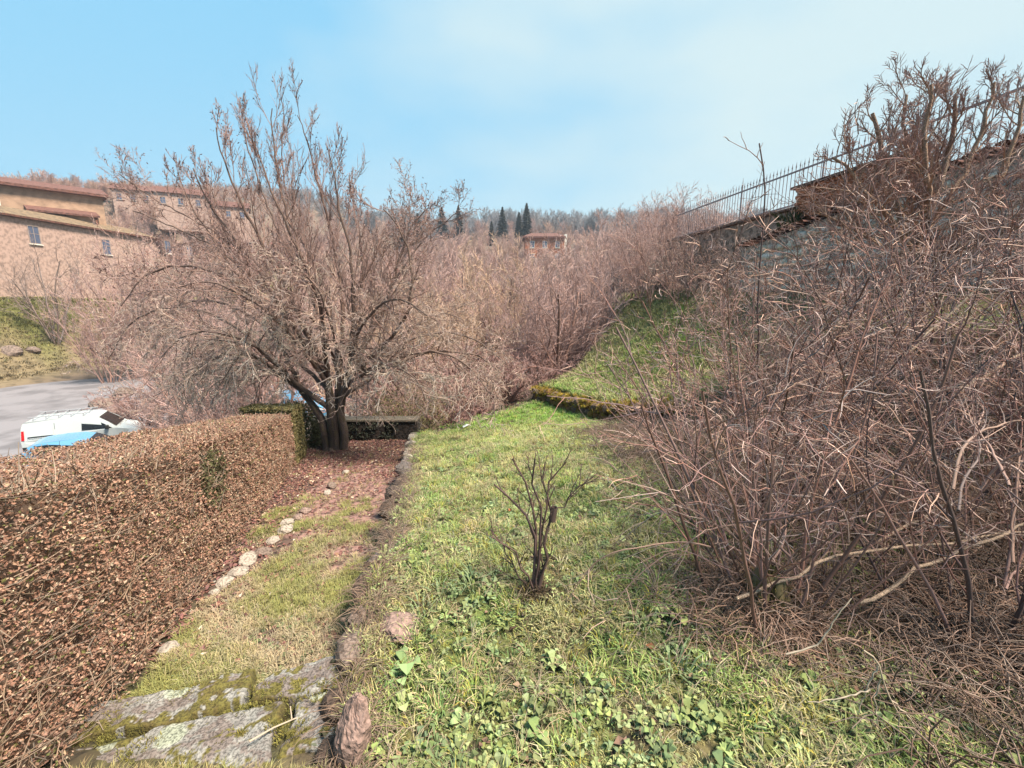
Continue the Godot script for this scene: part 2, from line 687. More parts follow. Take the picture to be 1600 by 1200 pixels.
func far_color(x: float, s: float, _y: float) -> Color:
	var a := noise2.get_noise_2d(x * 2.0, s * 2.0)
	var b := noise2.get_noise_2d(x * 9.0, s * 9.0)
	var c := mixc(Color(0.15, 0.105, 0.075), Color(0.19, 0.13, 0.09), a + 0.5)
	# meadow on the bank below the long wall
	if x < -42.0 and x > -58.0 and s > 8.0 and s < 110.0:
		var up := (-x - 45.0) / 11.0
		var m := mixc(Color(0.21, 0.16, 0.09), Color(0.165, 0.16, 0.045), sm(0.35, 0.6, up + b * 0.5))
		c = mixc(c, m, sm(-42.0, -45.0, x + a * 4.0))
	return mixc(c, c * 0.6, b)

func build_terrain() -> void:
	var soil := surface(Color.WHITE, 0.95, "soil", 1.6, 1.2)
	var o := obj("lawn", grid_mesh(func(s, t): return lerpf(edge_x(s), wall_x(s) + 0.5, pow(t, 1.15)), 110, -3.0, 30.0, 330, lawn_y, lawn_color), soil)
	tag(o, "sloping green lawn with moss, weeds and dead leaves", "lawn", "", "structure")
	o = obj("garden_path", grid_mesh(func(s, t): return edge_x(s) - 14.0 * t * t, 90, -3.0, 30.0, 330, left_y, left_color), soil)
	tag(o, "worn grass and pink dirt garden path running down beside the hedge", "path", "", "structure")
	var f := grid_mesh(func(_s, t): return lerpf(-230.0, 230.0, t), 150, -30.0, 340.0, 130, func(x, s):
		var y := far_y(x, s)
		if s < 32.0 and x > -12.0:
			y = minf(y, ground(clampf(x, -12.0, 9.0), s) - 0.6) if x < wall_x(s) else 3.3
		return y, far_color)
	o = obj("hillside", f, surface(Color.WHITE, 0.95, "mottle", 0.06, 0.0))
	tag(o, "wide valley side rising to a wooded ridge beyond the garden", "hillside", "", "structure")
	# asphalt of the car park below, 5 cm above the valley floor
	var g := Geo.new()
	var ring := []
	for k in 40:
		var t := TAU * k / 40.0
		ring.append(Vector2(-27.0 + 18.0 * signf(cos(t)) * pow(absf(cos(t)), 0.55), 25.0 + 18.5 * signf(sin(t)) * pow(absf(sin(t)), 0.55)))
	for k in 40:
		var a: Vector2 = ring[k]
		var b: Vector2 = ring[(k + 1) % 40]
		g.tri(Vector3(-27.0, FLOOR + 0.07, -25.0), Vector3(b.x, FLOOR + 0.07, -b.y), Vector3(a.x, FLOOR + 0.07, -a.y))
	for k in g.n.size():
		g.n[k] = Vector3.UP
	o = obj("car_park_road", g.mesh(), surface(Color(0.50, 0.48, 0.49), 0.85, "render", 0.045, 0.0))
	tag(o, "grey asphalt parking area below the hedge", "road", "", "structure")
	# pale gravel verge and a reddish strip of old surfacing
	g = Geo.new()
	for k in 24:
		var s0 := 16.0 + k * 1.1
		var w0 := 2.2 + noise.get_noise_1d(k * 30.0) * 1.2
		g.quad(Vector3(-44.6 - w0, FLOOR + 0.11, -s0), Vector3(-44.6 + 0.6, FLOOR + 0.11, -s0), Vector3(-44.6 + 0.6, FLOOR + 0.11, -s0 - 1.1), Vector3(-44.6 - 2.2 - noise.get_noise_1d((k + 1) * 30.0) * 1.2, FLOOR + 0.11, -s0 - 1.1))
	for k in g.n.size():
		g.n[k] = Vector3.UP
	o = obj("road_verge", g.mesh(), surface(Color(0.55, 0.47, 0.42), 0.95, "stone", 0.6, 0.0))
	tag(o, "pale gravel verge along the parking area", "road verge", "", "structure")

# ---------------------------------------------------------------- far wood, conifers
var bark: StandardMaterial3D

func build_far() -> void:
	bark = surface(Color.WHITE, 0.85)
	# three bare trees, light enough to be set out by the thousand
	var kinds := []
	for q in 3:
		var g := Geo.new()
		var P := {"seg": [4, 4, 3, 3], "kids": [9, 6, 5], "ang": [38.0, 36.0, 36.0], "ratio": [0.5, 0.5, 0.5], "up": [0.05, 0.1, 0.06, 0.0], "gnarl": [0.1, 0.2, 0.25, 0.3], "t0": [0.15, 0.15, 0.15], "minr": 0.035, "col": [Color(0.9, 0.9, 0.9), Color(1, 1, 1)], "tint": 0.25, "wood": -1}
		for st in 3:
			grow([g, g], Vector3(rng.randf_range(-0.4, 0.4), -0.6, rng.randf_range(-0.4, 0.4)), (Vector3.UP + rand_dir() * 0.3).normalized(), 7.0, 0.12, 0, P, [])
		kinds.append(g.mesh())
	var labels := ["brownish bare wood covering the valley sides", "pinkish bare scrub wood covering the valley sides", "bare wood along the ridge with haze grey put into its colour"]
	var lists := [[], [], []]
	var cols := [PackedColorArray(), PackedColorArray(), PackedColorArray()]
	var tries := 0
	var got := 0
	while got < 4200 and tries < 60000:
		tries += 1
		var s := 46.0 + 254.0 * pow(rng.randf(), 1.25)
		var x := rng.randf_range(-1.25, 1.05) * s
		if x < -58.0 and x > -76.0 and s < 100.0: continue
		if x <= -38.0 and x >= -58.0 and s < 96.0: continue
		if absf(x - s * 0.072) < 9.0 and s > 128.0 and s < 142.0: continue
		if absf(x) > 225.0 or (x < -75 and s < 62.0): continue
		
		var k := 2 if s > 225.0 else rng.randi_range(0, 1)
		var size := rng.randf_range(0.55, 1.0) * (1.05 if k == 2 else 0.75)
		if s > 215.0 and x > -70.0: size *= 1.7
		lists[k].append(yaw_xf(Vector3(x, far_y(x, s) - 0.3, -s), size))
		var c := Color(0.40, 0.25, 0.215)
		if k == 1: c = Color(0.48, 0.32, 0.255)
		if k == 2: c = Color(0.27, 0.25, 0.26)  # ridge trees greyed: distance haze painted into their colour
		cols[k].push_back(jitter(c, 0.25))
		got += 1
	for k in 3:
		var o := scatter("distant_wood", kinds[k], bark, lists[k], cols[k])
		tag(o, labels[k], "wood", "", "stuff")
	# conifers on the ridge
	var proto: Node3D = null
	var spots := [[690.0, 322.0, 20.0, 205.0], [716.0, 320.0, 34.0, 200.0], [652.0, 332.0, 20.0, 205.0], [785.0, 322.0, 26.0, 190.0], [823.0, 316.0, 38.0, 190.0], [811.0, 330.0, 20.0, 196.0], [768.0, 345.0, 22.0, 180.0], [628.0, 338.0, 14.0, 205.0], [1058.0, 322.0, 16.0, 120.0]]
	for sp in spots:
		var s: float = sp[3]
		var top := at_depth(sp[0], sp[1], s)
		var base := far_y(top.x, s)
		var h := maxf(top.y - base, 8.0)
		var o: Node3D
		if proto == null:
			proto = thing("conifer", "dark evergreen conifer standing on the wooded ridge", "conifer", Vector3.ZERO, "conifers on the ridge")
			var tg := Geo.new()
			tg.tube(PackedVector3Array([Vector3(0, -0.02, 0), Vector3(0.01, 0.5, 0), Vector3(0, 0.98, 0)]), 0.018, 0.003, 6, Color(0.1, 0.07, 0.05))
			obj("trunk", tg.mesh(), bark, proto)
			var cg := Geo.new()
			for k in 520:
				var y := 0.1 + 0.9 * pow(rng.randf(), 1.1)
				var rad := pow(1.0 - y, 0.75) * 0.13 * rng.randf_range(0.45, 1.25) + 0.008
				var t := rng.randf() * TAU
				var d := Vector3(cos(t), 0, sin(t))
				var e := d * rad + Vector3(0, y - rad * 0.3 + rng.randf_range(-0.015, 0.015), 0)
				var w := Vector3(-sin(t), 0, cos(t)) * (0.010 + rad * 0.16)
				var col := jitter(Color(0.065, 0.06, 0.045), 0.45)
				var m := d * rad * 0.55 + Vector3(0, y - rad * 0.06, 0)
				cg.tri(Vector3(0, y, 0), m + w, e, col)
				cg.tri(Vector3(0, y, 0), e, m - w, col)
				cg.tri(m + w, m + Vector3(0, -0.02, 0), e, col)
			obj("crown", cg.mesh(), bark, proto)
			o = proto
		else:
			o = copy_of(proto, Vector3.ZERO, rng.randf() * TAU, 1.0)
		o.position = Vector3(top.x, base - 0.2, -s)
		o.scale = Vector3(h * 1.7, h, h * 1.7)

# ---------------------------------------------------------------- buildings
func window_part(parent: Node, p: Vector3, right: Vector3, w: float, h: float, frame_m: Material, glass_m: Material, sill_m: Material) -> void:
	# p = centre on the wall face; right = unit vector along the wall; outward = right x up
	var out := right.cross(Vector3.UP) * 1.0
	var b := Basis(right, Vector3.UP, out)
	var g := Geo.new()
	var t := 0.09
	g.box(Vector3(-w / 2 - t, -h / 2 - t, -0.02), Vector3(-w / 2, h / 2 + t, 0.06))
	g.box(Vector3(w / 2, -h / 2 - t, -0.02), Vector3(w / 2 + t, h / 2 + t, 0.06))
	g.box(Vector3(-w / 2, h / 2, -0.02), Vector3(w / 2, h / 2 + t, 0.058))
	g.box(Vector3(-w / 2, -h / 2 - t, -0.02), Vector3(w / 2, -h / 2, 0.058))
	g.box(Vector3(-0.03, -h / 2, 0.0), Vector3(0.03, h / 2, 0.045))
	g.box(Vector3(-w / 2, 0.1, 0.0), Vector3(w / 2, 0.15, 0.043))
	var f := obj("window", g.mesh(), frame_m, parent)
	f.transform = Transform3D(b, p - parent_at(parent))
	g = Geo.new()
	g.box(Vector3(-w / 2, -h / 2, -0.01), Vector3(w / 2, h / 2, 0.02))
	obj("pane", g.mesh(), glass_m, f)
	g = Geo.new()
	g.box(Vector3(-w / 2 - 0.18, -h / 2 - 0.2, -0.02), Vector3(w / 2 + 0.18, -h / 2 - t, 0.16))
	obj("sill", g.mesh(), sill_m, f)

func parent_at(n: Node) -> Vector3:
	return (n as Node3D).position

func build_buildings() -> void:
	var pinkwall := surface(Color(0.68, 0.57, 0.52), 0.95, "render", 0.35, 0.0)
	var warmwall := surface(Color(0.66, 0.54, 0.45), 0.95, "render", 0.2, 0.0)
	var brickwall := surface(Color(0.66, 0.42, 0.31), 0.95, "render", 0.25, 0.0)
	var tiles := surface(Color(0.46, 0.31, 0.27), 0.95, "stone", 0.6, 0.0)
	var coping := surface(Color(0.42, 0.27, 0.22), 0.95, "stone", 0.5, 0.0)
	var glass := surface(Color(0.33, 0.36, 0.44), 0.15)
	var frame := surface(Color(0.58, 0.52, 0.49), 0.7)
	var white := surface(Color(0.85, 0.83, 0.78), 0.8)
	# long pink wall of the big building: along the view, facing the garden
	var s0 := 40.0
	var s1 := 74.0
	var xw := -56.5
	var b := thing("long_building", "long pinkish rendered building wall with small windows above the meadow", "building", Vector3(xw, 1.5, -s0))
	var g := Geo.new()
	var top := 10.6
	g.box(Vector3(-3.0, -4.0, -(s1 - s0)), Vector3(0, top - 1.5, 0), Color.WHITE, 0.04)
	obj("wall", g.mesh(), pinkwall, b)
	# its mossy low-pitched roof and the dark eaves line
	g = Geo.new()
	g.box(Vector3(-3.0, top - 1.5, -(s1 - s0) - 0.3), Vector3(0.45, top - 1.28, 0.3))
	obj("eaves", g.mesh(), coping, b)
	g = Geo.new()
	g.quad(Vector3(0.45, top - 1.27, 0.3), Vector3(0.45, top - 1.27, -(s1 - s0) - 0.3), Vector3(-4.5, top + 0.3, -(s1 - s0) - 0.3), Vector3(-4.5, top + 0.3, 0.3))
	g.tri(Vector3(0.45, top - 1.27, 0.3), Vector3(-4.5, top + 0.3, 0.3), Vector3(-4.5, top - 1.27, 0.3))
	obj("roof", g.mesh(), surface(Color(0.52, 0.43, 0.33), 0.95, "stone", 0.25, 0.0), b)
	for px in [[53.0, 367.0], [166.0, 386.0], [262.0, 386.0], [296.0, 394.0]]:
		var r := ray(px[0], px[1])
		var t := (xw - 0.0) / r.x
		var p := r * t + Vector3(0, EYE, 0)
		window_part(b, p + Vector3(0.0, 0, 0), Vector3(0, 0, -1), 1.15, 1.9, frame, glass, white)
	# house on the terrace above it: its long side runs obliquely away
	var h := thing("terrace_house", "ochre house with brown tiled roof and lean-to above the long wall", "house", Vector3(-60.0, 8.0, -69.6))
	h.rotation.y = deg_to_rad(-40.0)
	g = Geo.new()
	g.box(Vector3(-7, -2.0, 0.0), Vector3(0, 8.1, 26.0), Color.WHITE, 0.03)
	obj("wall", g.mesh(), warmwall, h)
	g = Geo.new()
	for q in [[0.8, -4.0], [-7.8, -3.9]]:
		g.quad(Vector3(q[0], 8.3, 26.5), Vector3(q[0], 8.3, -0.6), Vector3(-3.5, 9.6, -0.6), Vector3(-3.5, 9.6, 26.5))
		g.quad(Vector3(q[0], 7.95, 26.5), Vector3(q[0], 7.95, -0.6), Vector3(q[0], 8.3, -0.6), Vector3(q[0], 8.3, 26.5))
	for z in [-0.6, 26.5]:
		g.tri(Vector3(0.8, 8.3, z), Vector3(-3.5, 9.6, z), Vector3(-7.8, 8.3, z))
		g.quad(Vector3(0.8, 7.95, z), Vector3(0.8, 8.3, z), Vector3(-7.8, 8.3, z), Vector3(-7.8, 7.95, z))
	g.quad(Vector3(0.8, 7.95, 26.5), Vector3(-7.8, 7.95, 26.5), Vector3(-7.8, 7.95, -0.6), Vector3(0.8, 7.95, -0.6))
	obj("roof", g.mesh(), tiles, h)
	g = Geo.new()
	g.quad(Vector3(2.6, 5.0, 8.2), Vector3(2.6, 5.0, 1.0), Vector3(0.0, 5.8, 1.0), Vector3(0.0, 5.8, 8.2))
	g.quad(Vector3(2.6, 4.75, 8.2), Vector3(2.6, 4.75, 1.0), Vector3(2.6, 5.0, 1.0), Vector3(2.6, 5.0, 8.2))
	g.quad(Vector3(2.6, 4.75, 8.2), Vector3(0.0, 5.5, 8.2), Vector3(0.0, 5.5, 1.0), Vector3(2.6, 4.75, 1.0))
	for z in [1.0, 8.2]:
		g.quad(Vector3(2.6, 4.75, z), Vector3(2.6, 5.0, z), Vector3(0, 5.8, z), Vector3(0, 5.5, z))
	var lean := obj("lean_to_roof", g.mesh(), tiles, h)
	g = Geo.new()
	g.box(Vector3(2.2, 0.0, -0.11), Vector3(2.42, 4.86, 0.11))
	for z in [1.4, 4.6, 7.8]:
		obj("post", g.mesh(), coping, lean).position = Vector3(0, 0, z)
	g = Geo.new()
	g.box(Vector3(0.002, -1.0, 1.1), Vector3(1.9, 5.1, 7.9))
	obj("store_wall", g.mesh(), warmwall, h)
	for z in [11.0, 15.0]:
		window_part(h, Vector3(0, 5.4, z) + h.position, Vector3(0, 0, -1), 1.3, 1.6, white, glass, white)
	# two roofs farther along the hillside
	for q in [[205.0, 292.0, 120.0, 8.0, "low house with flat brown roof half hidden by dark shrubs on the hillside"], [280.0, 297.0, 110.0, 10.0, "pale house with reddish roof among bare trees on the hillside"], [355.0, 318.0, 120.0, 9.0, "small pinkish house behind the bare tree on the hillside"]]:
		var p := at_depth(q[0], q[1], q[2])
		var hh := thing("hillside_house", q[4], "house", Vector3(p.x, p.y - 6.0, p.z))
		simple_house(hh, q[3], 8.0, 5.2, 2.0, pinkwall, tiles, frame, glass, 0.5)
	# three storey brick house in the middle distance
	var c0 := at_depth(820.0, 372.0, 138.0)
	var c1 := at_depth(882.0, 372.0, 138.0)
	var w := c1.x - c0.x
	var fh := thing("brick_house", "three storey orange brick house with white window frames on the far slope", "house", Vector3((c0.x + c1.x) / 2, c0.y - 12.0, c0.z))
	g = Geo.new()
	g.box(Vector3(-w / 2, -3.0, -9.0), Vector3(w / 2, 12.0, 0), Color.WHITE, 0.03)
	obj("wall", g.mesh(), brickwall, fh)
	g = Geo.new()
	g.box(Vector3(-w / 2 - 0.6, 12.0, -9.6), Vector3(w / 2 + 0.3, 12.45, 0.6))
	g.quad(Vector3(-w / 2 - 0.6, 12.46, 0.6), Vector3(w / 2 + 0.3, 12.46, 0.6), Vector3(w / 2 - 2, 14.0, -4.5), Vector3(-w / 2 + 2, 14.0, -4.5))
	g.tri(Vector3(w / 2 + 0.3, 12.46, 0.6), Vector3(w / 2 + 0.3, 12.46, -9.6), Vector3(w / 2 - 2, 14.0, -4.5))
	g.tri(Vector3(-w / 2 - 0.6, 12.46, 0.6), Vector3(-w / 2 + 2, 14.0, -4.5), Vector3(-w / 2 - 0.6, 12.46, -9.6))
	obj("roof", g.mesh(), tiles, fh)
	g = Geo.new()
	g.box(Vector3(w / 2 + 0.02, -3.0, -8.0), Vector3(w / 2 + 0.8, 13.2, -0.6))
	obj("side_wall", g.mesh(), white, fh)
	for fl in 3:
		for k in 3:
			var p := Vector3(fh.position.x - w / 2 + 2.2 + k * (w - 4.2) / 2.0, fh.position.y + 10.2 - fl * 3.6, fh.position.z)
			window_part(fh, p, Vector3(1, 0, 0), 1.2, 1.8, white, glass, white)
	# pale garage in the valley seen between the limbs
	for q in [[500.0, 565.0, 44.0, 5.0, "cream rendered garage with teal door seen through the tree limbs"], [905.0, 470.0, 52.0, 12.0, "pale grey low building behind the fan-shaped bare shrub"]]:
		var p := at_depth(q[0], q[1], q[2])
		var gg := thing("outbuilding", q[4], "outbuilding", Vector3(p.x, p.y - 2.6, p.z))
		simple_house(gg, q[3], 6.0, 3.6, 0.9, white, tiles, frame, glass, 0.0)
		if q[0] < 600.0:
			g = Geo.new()
			g.box(Vector3(2.0, -0.2, 0.0), Vector3(4.2, 2.2, 0.08))
			for k in 5:
				g.box(Vector3(2.05, 0.0 + k * 0.42, 0.08), Vector3(4.15, 0.36 + k * 0.42, 0.1))
			obj("door", g.mesh(), surface(Color(0.22, 0.55, 0.66), 0.5), gg)
	# rough roadside bank: grey boulders near the van
	var st := [stone_mesh(31, 0.8), stone_mesh(32, 0.7)]
	var sm_ := surface(Color(0.52, 0.45, 0.41), 0.95, "stone", 0.8, 1.0)
	for q in [[190.0, 621.0, 1.5], [160.0, 636.0, 1.7], [18.0, 553.0, 1.6], [52.0, 551.0, 1.1], [205.0, 645.0, 1.2], [178.0, 648.0, 0.9]]:
		var rr := ray(q[0], q[1])
		var t := 10.0
		while t < 80.0 and (rr * t).y + EYE > far_y(rr.x * t, -rr.z * t):
			t += 0.1
		var p := rr * t + Vector3(0, EYE, 0)
		var o := obj("boulder", st[rng.randi() % 2], sm_)
		o.position = p + Vector3(0, 0.15, 0)
		o.rotation.y = rng.randf() * TAU
		o.scale = Vector3.ONE * float(q[2])
		tag(o, "rough grey boulder on the bank beside the parking area", "boulder", "boulders beside the parking area")

func simple_house(p: Node3D, w: float, d: float, h: float, rh: float, wall_m: Material, roof_m: Material, frame_m: Material, glass_m: Material, turn: float) -> void:
	var g := Geo.new()
	g.box(Vector3(-w / 2, -3.0, -d), Vector3(w / 2, h, 0), Color.WHITE, 0.03)
	obj("wall", g.mesh(), wall_m, p)
	g = Geo.new()
	var o := 0.45
	g.quad(Vector3(-w / 2 - o, h + 0.03, o), Vector3(w / 2 + o, h + 0.03, o), Vector3(w / 2 + o, h + rh, -d / 2), Vector3(-w / 2 - o, h + rh, -d / 2))
	g.quad(Vector3(w / 2 + o, h + 0.03, -d - o), Vector3(-w / 2 - o, h + 0.03, -d - o), Vector3(-w / 2 - o, h + rh, -d / 2), Vector3(w / 2 + o, h + rh, -d / 2))
	for sd in [-1.0, 1.0]:
		g.tri(Vector3(sd * (w / 2 + o), h + 0.03, o), Vector3(sd * (w / 2 + o), h + 0.03, -d - o), Vector3(sd * (w / 2 + o), h + rh, -d / 2))
	g.box(Vector3(-w / 2 - o, h + 0.001, -d - o), Vector3(w / 2 + o, h + 0.028, o))
	obj("roof", g.mesh(), roof_m, p)
	for k in 3:
		window_part(p, p.position + Vector3(-w / 2 + w * (k + 0.5) / 3.0, h - 1.7, 0), Vector3(1, 0, 0), 0.9, 1.3, frame_m, glass_m, frame_m)
	p.rotation.y = turn

# ---------------------------------------------------------------- wall with railing
func build_right_wall() -> void:
	var rub := surface(Color(0.60, 0.49, 0.43), 0.95, "stone", 0.9, 2.0)
	var brick := surface(Color(0.70, 0.42, 0.29), 0.95, "stone", 0.9, 1.0)
	var cop := surface(Color(0.45, 0.34, 0.30), 0.95, "stone", 0.9, 1.0)
	var iron := surface(Color(0.54, 0.48, 0.48), 0.6)
	var top := 3.83
	var w := thing("boundary_wall", "tall brown garden boundary wall carrying the iron railing", "wall", Vector3(wall_x(0), 0, 0))
	var ang := atan2(0.119, 1.0)
	w.rotation.y = ang
	# local -z runs along the wall; local -x is the garden side
	var g := Geo.new()
	g.box(Vector3(0, -1.0, -18.0), Vector3(0.5, top - 0.08, 3.0), Color.WHITE, 0.02)
	obj("wall", g.mesh(), rub, w)
	g = Geo.new()
	for k in 21:
		g.box(Vector3(-0.06, top - 0.079, -18.0 + k + 0.006), Vector3(0.56, top + rng.randf_range(-0.01, 0.012), -17.0 + k), Color.WHITE, 0.02)
	obj("coping", g.mesh(), cop, w)
	# raised brick parapet in front of the railing: courses of bricks
	var par := thing("brick_parapet", "raised orange brick parapet with dark capping on the boundary wall", "parapet", Vector3(wall_x(0), 0, 0))
	par.rotation.y = ang
	var bricks := []
	for q in 3:
		var bg := Geo.new()
		bg.box(Vector3(-0.05, -0.033, -0.108), Vector3(0.05, 0.033, 0.108), Color(1, 1, 1) * (0.85 + 0.15 * q), 0.006)
		bricks.append(bg.mesh())
	g = Geo.new()
	g.box(Vector3(-0.075, top - 0.34, -11.25), Vector3(-0.062, top + 0.33, -8.3))
	obj("mortar", g.mesh(), surface(Color(0.6, 0.5, 0.42), 0.95), par)
	for r in 9:
		for k in 13:
			var z := -8.42 - k * 0.225 - (0.11 if r % 2 == 1 else 0.0)
			if z < -11.2: continue
			var o := obj("brick", bricks[rng.randi() % 3], brick, par)
			o.position = Vector3(-0.1 + rng.randf_range(-0.003, 0.003), top - 0.3 + r * 0.0745, z)
	g = Geo.new()
	g.box(Vector3(-0.2, top + 0.335, -11.35), Vector3(0.02, top + 0.4, -8.2), Color.WHITE, 0.01)
	obj("capping", g.mesh(), cop, par)
	# iron railing
	var f := thing("iron_railing", "spiked iron railing along the top of the boundary wall", "railing", Vector3(wall_x(0), top, 0))
	f.rotation.y = ang
	var bg2 := Geo.new()
	bg2.tube(PackedVector3Array([Vector3(0, 0, 0), Vector3(0, 0.98, 0)]), 0.009, 0.009, 5, Color.WHITE)
	bg2.tube(PackedVector3Array([Vector3(0, 0.98, 0), Vector3(0, 1.01, 0), Vector3(0, 1.1, 0)]), 0.02, 0.001, 5, Color.WHITE)
	var bar := bg2.mesh()
	var z := -2.5
	while z > -17.8:
		var o := obj("bar", bar, iron, f)
		o.position = Vector3(0.25, 0.0, z)
		z -= 0.135
	g = Geo.new()
	g.box(Vector3(0.235, 0.86, -17.9), Vector3(0.265, 0.9, -2.4), Color.WHITE, 0.004)
	obj("rail", g.mesh(), iron, f)
	g = Geo.new()
	g.box(Vector3(0.235, 0.08, -17.9), Vector3(0.265, 0.115, -2.4), Color.WHITE, 0.004)
	obj("rail", g.mesh(), iron, f)
	for pz in [-4.4, -6.6, -8.8, -11.0, -14.0, -17.0]:
		g = Geo.new()
		g.tube(PackedVector3Array([Vector3(0, 0, 0), Vector3(0, 1.05, 0), Vector3(0, 1.08, 0), Vector3(0, 1.25, 0)]), 0.024, 0.004, 6, Color.WHITE)
		var o := obj("post", g.mesh(), iron, f)
		o.position = Vector3(0.25, 0.0, pz + 0.06)
	# pale stone wall with a sloping tile capping, standing before the boundary wall
	var sw := thing("stone_wall", "pale grey rubble stone wall under sloping brown tile capping, behind the brush", "wall", Vector3.ZERO)
	var A := at_depth(1160.0, 388.0, 12.1)
	var B := at_depth(1300.0, 336.0, 9.5)
	var C := B + (B - A) * 1.2
	var dir := (Vector3(C.x, 0, C.z) - Vector3(A.x, 0, A.z))
	var L := dir.length()
	dir = dir.normalized()
	var outw := Vector3.UP.cross(dir)
	if outw.x > 0: outw = -outw
	var smat := [surface(Color(0.90, 0.86, 0.81), 0.95, "stone", 1.5, 1.5), surface(Color(0.79, 0.73, 0.67), 0.95, "stone", 1.5, 1.5), surface(Color(0.88, 0.82, 0.74), 0.95, "stone", 1.5, 1.5)]
	var sms := [stone_mesh(41, 0.9), stone_mesh(42, 0.9), stone_mesh(43, 0.9), stone_mesh(44, 0.9)]
	g = Geo.new()
	var a0 := Vector3(A.x, 0.6, A.z) + outw * 0.0
	var c0 := Vector3(C.x, 0.6, C.z)
	g.quad(a0, c0, Vector3(c0.x, C.y - 0.03, c0.z), Vector3(a0.x, A.y - 0.03, a0.z))
	g.quad(a0, Vector3(a0.x, A.y - 0.03, a0.z), Vector3(a0.x, A.y - 0.03, a0.z) - outw * 0.4, a0 - outw * 0.4)
	obj("mortar", g.mesh(), surface(Color(0.70, 0.66, 0.62), 0.95, "stone", 1.5, 1.0), sw)
	var y := 0.75
	while y < C.y - 0.1:
		var t := 0.1
		while t < L:
			var len_ := rng.randf_range(0.22, 0.42)
			var yt := lerpf(A.y, C.y, t / L)
			if y < yt - 0.12:
				var o := obj("stone", sms[rng.randi() % 4], smat[rng.randi() % 3], sw)
				o.transform = Transform3D(Basis(dir * len_ * 0.98, Vector3.UP * 0.21, outw * 0.16), Vector3(A.x, y, A.z) + dir * (t + len_ / 2) + outw * 0.0)
			t += len_
		y += 0.19
	# tiles of the capping
	var tm := surface(Color(0.43, 0.29, 0.25), 0.95, "stone", 1.2, 1.0)
	var tg := Geo.new()
	for k in 8:
		var u0 := PI * k / 8.0
		var u1 := PI * (k + 1) / 8.0
		tg.quad(Vector3(cos(u0) * 0.1, sin(u0) * 0.06, 0), Vector3(cos(u1) * 0.1, sin(u1) * 0.06, 0), Vector3(cos(u1) * 0.09, sin(u1) * 0.05, 0.42), Vector3(cos(u0) * 0.09, sin(u0) * 0.05, 0.42))
	var tile := tg.mesh()
	var n := int(L / 0.2)
	for k in n:
		var t := (k + 0.5) / n
		var o := obj("tile", tile, tm, sw)
		o.transform = Transform3D(Basis(dir, (Vector3.UP + outw * -0.25).normalized(), outw), A.lerp(C, t) + Vector3(0, 0.02 + rng.randf_range(-0.01, 0.01), 0) - outw * 0.18)
	# dark evergreen tuft growing on the wall
	var tuft := thing("wall_shrub", "small dark green evergreen tuft growing on the stone wall", "shrub", at_depth(1232.0, 362.0, 11.0))
	var tb := tuft_mesh(5, 160, 0.22, 0.55, 0.03, 0.6)
	obj("foliage", tb, surface(Color.WHITE * Color(0.26, 0.29, 0.16), 0.9), tuft)

# ---------------------------------------------------------------- steps, edging
func slab_mesh(lx: float, lz: float, th: float, seed_: int) -> ArrayMesh:
	var f := FastNoiseLite.new()
	f.seed = seed_
	f.frequency = 1.0
	f.fractal_octaves = 4
	var g := Geo.new()
	var nu := 110
	var nv := 46
	for j in nv + 1:
		for k in nu + 1:
			var u := float(k) / nu * 2.0 - 1.0
			var w := float(j) / nv * 2.0 - 1.0
			# the outer ring of cells folds down as the sides
			var du := absf(u)
			var dw := absf(w)
			var x := clampf(u * 1.06, -1.0, 1.0) * lx / 2
			var z := clampf(w * 1.12, -1.0, 1.0) * lz / 2
			var rim := maxf(sm(0.90, 0.955, du), sm(0.82, 0.91, dw))
			var down := maxf(sm(0.943, 1.0, du), sm(0.893, 1.0, dw))
			var hgt := f.get_noise_2d(x * 3.0, z * 3.0) * 0.02 + f.get_noise_2d(x * 14.0, z * 14.0) * 0.008 - rim * 0.014 - down * th
			var wob := f.get_noise_2d(z * 4.0 + 7.0, x * 2.0) * 0.05 * maxf(du, dw)
			g.v.push_back(Vector3(x + wob, hgt, z + wob))
			# lichen, bare stone and moss
			var a := f.get_noise_2d(x * 3.2 + 40.0, z * 5.5)
			var b := f.get_noise_2d(x * 17.0, z * 17.0 + 20.0)
			var c := f.get_noise_2d(x * 2.2 + 90.0, z * 4.0 + 10.0)
			var col := mixc(Color(0.20, 0.165, 0.15), Color(0.14, 0.105, 0.09), b * 1.5 + 0.4)
			if a + b * 0.55 > -0.08: col = mixc(Color(0.30, 0.29, 0.265), Color(0.22, 0.20, 0.185), b * 2.0 + 0.4)
			var mo := c + b * 0.5 + 0.22 * (z / lz) * 2.0
			if mo > 0.07: col = mixc(Color(0.105, 0.08, 0.024), Color(0.14, 0.12, 0.03), b * 2.0 + 0.5)
			for sp in [Vector3(0.04, -0.08, 0.055), Vector3(-0.22, -0.15, 0.04)]:
				var dd := Vector2(x - sp.x, z - sp.y).length() + b * 0.012
				if dd < sp.z: col = Color(0.30, 0.32, 0.24)
				if dd < sp.z and dd > sp.z * 0.82: col = Color(0.36, 0.37, 0.30)
			g.c.push_back(col)
			g.n.push_back(Vector3.UP)
	for j in nv:
		for k in nu:
			var p := j * (nu + 1) + k
			g.i.append_array(PackedInt32Array([p, p + 1, p + nu + 1, p + 1, p + nu + 2, p + nu + 1]))
	for j in nv + 1:
		for k in nu + 1:
			var p := j * (nu + 1) + k
			var l := p - 1 if k > 0 else p
			var r := p + 1 if k < nu else p
			var d := p - (nu + 1) if j > 0 else p
			var u2 := p + (nu + 1) if j < nv else p
			var q := (g.v[u2] - g.v[d]).cross(g.v[r] - g.v[l])
			g.n[p] = q.normalized() if q.length_squared() > 1e-12 else Vector3.UP
	return g.mesh()

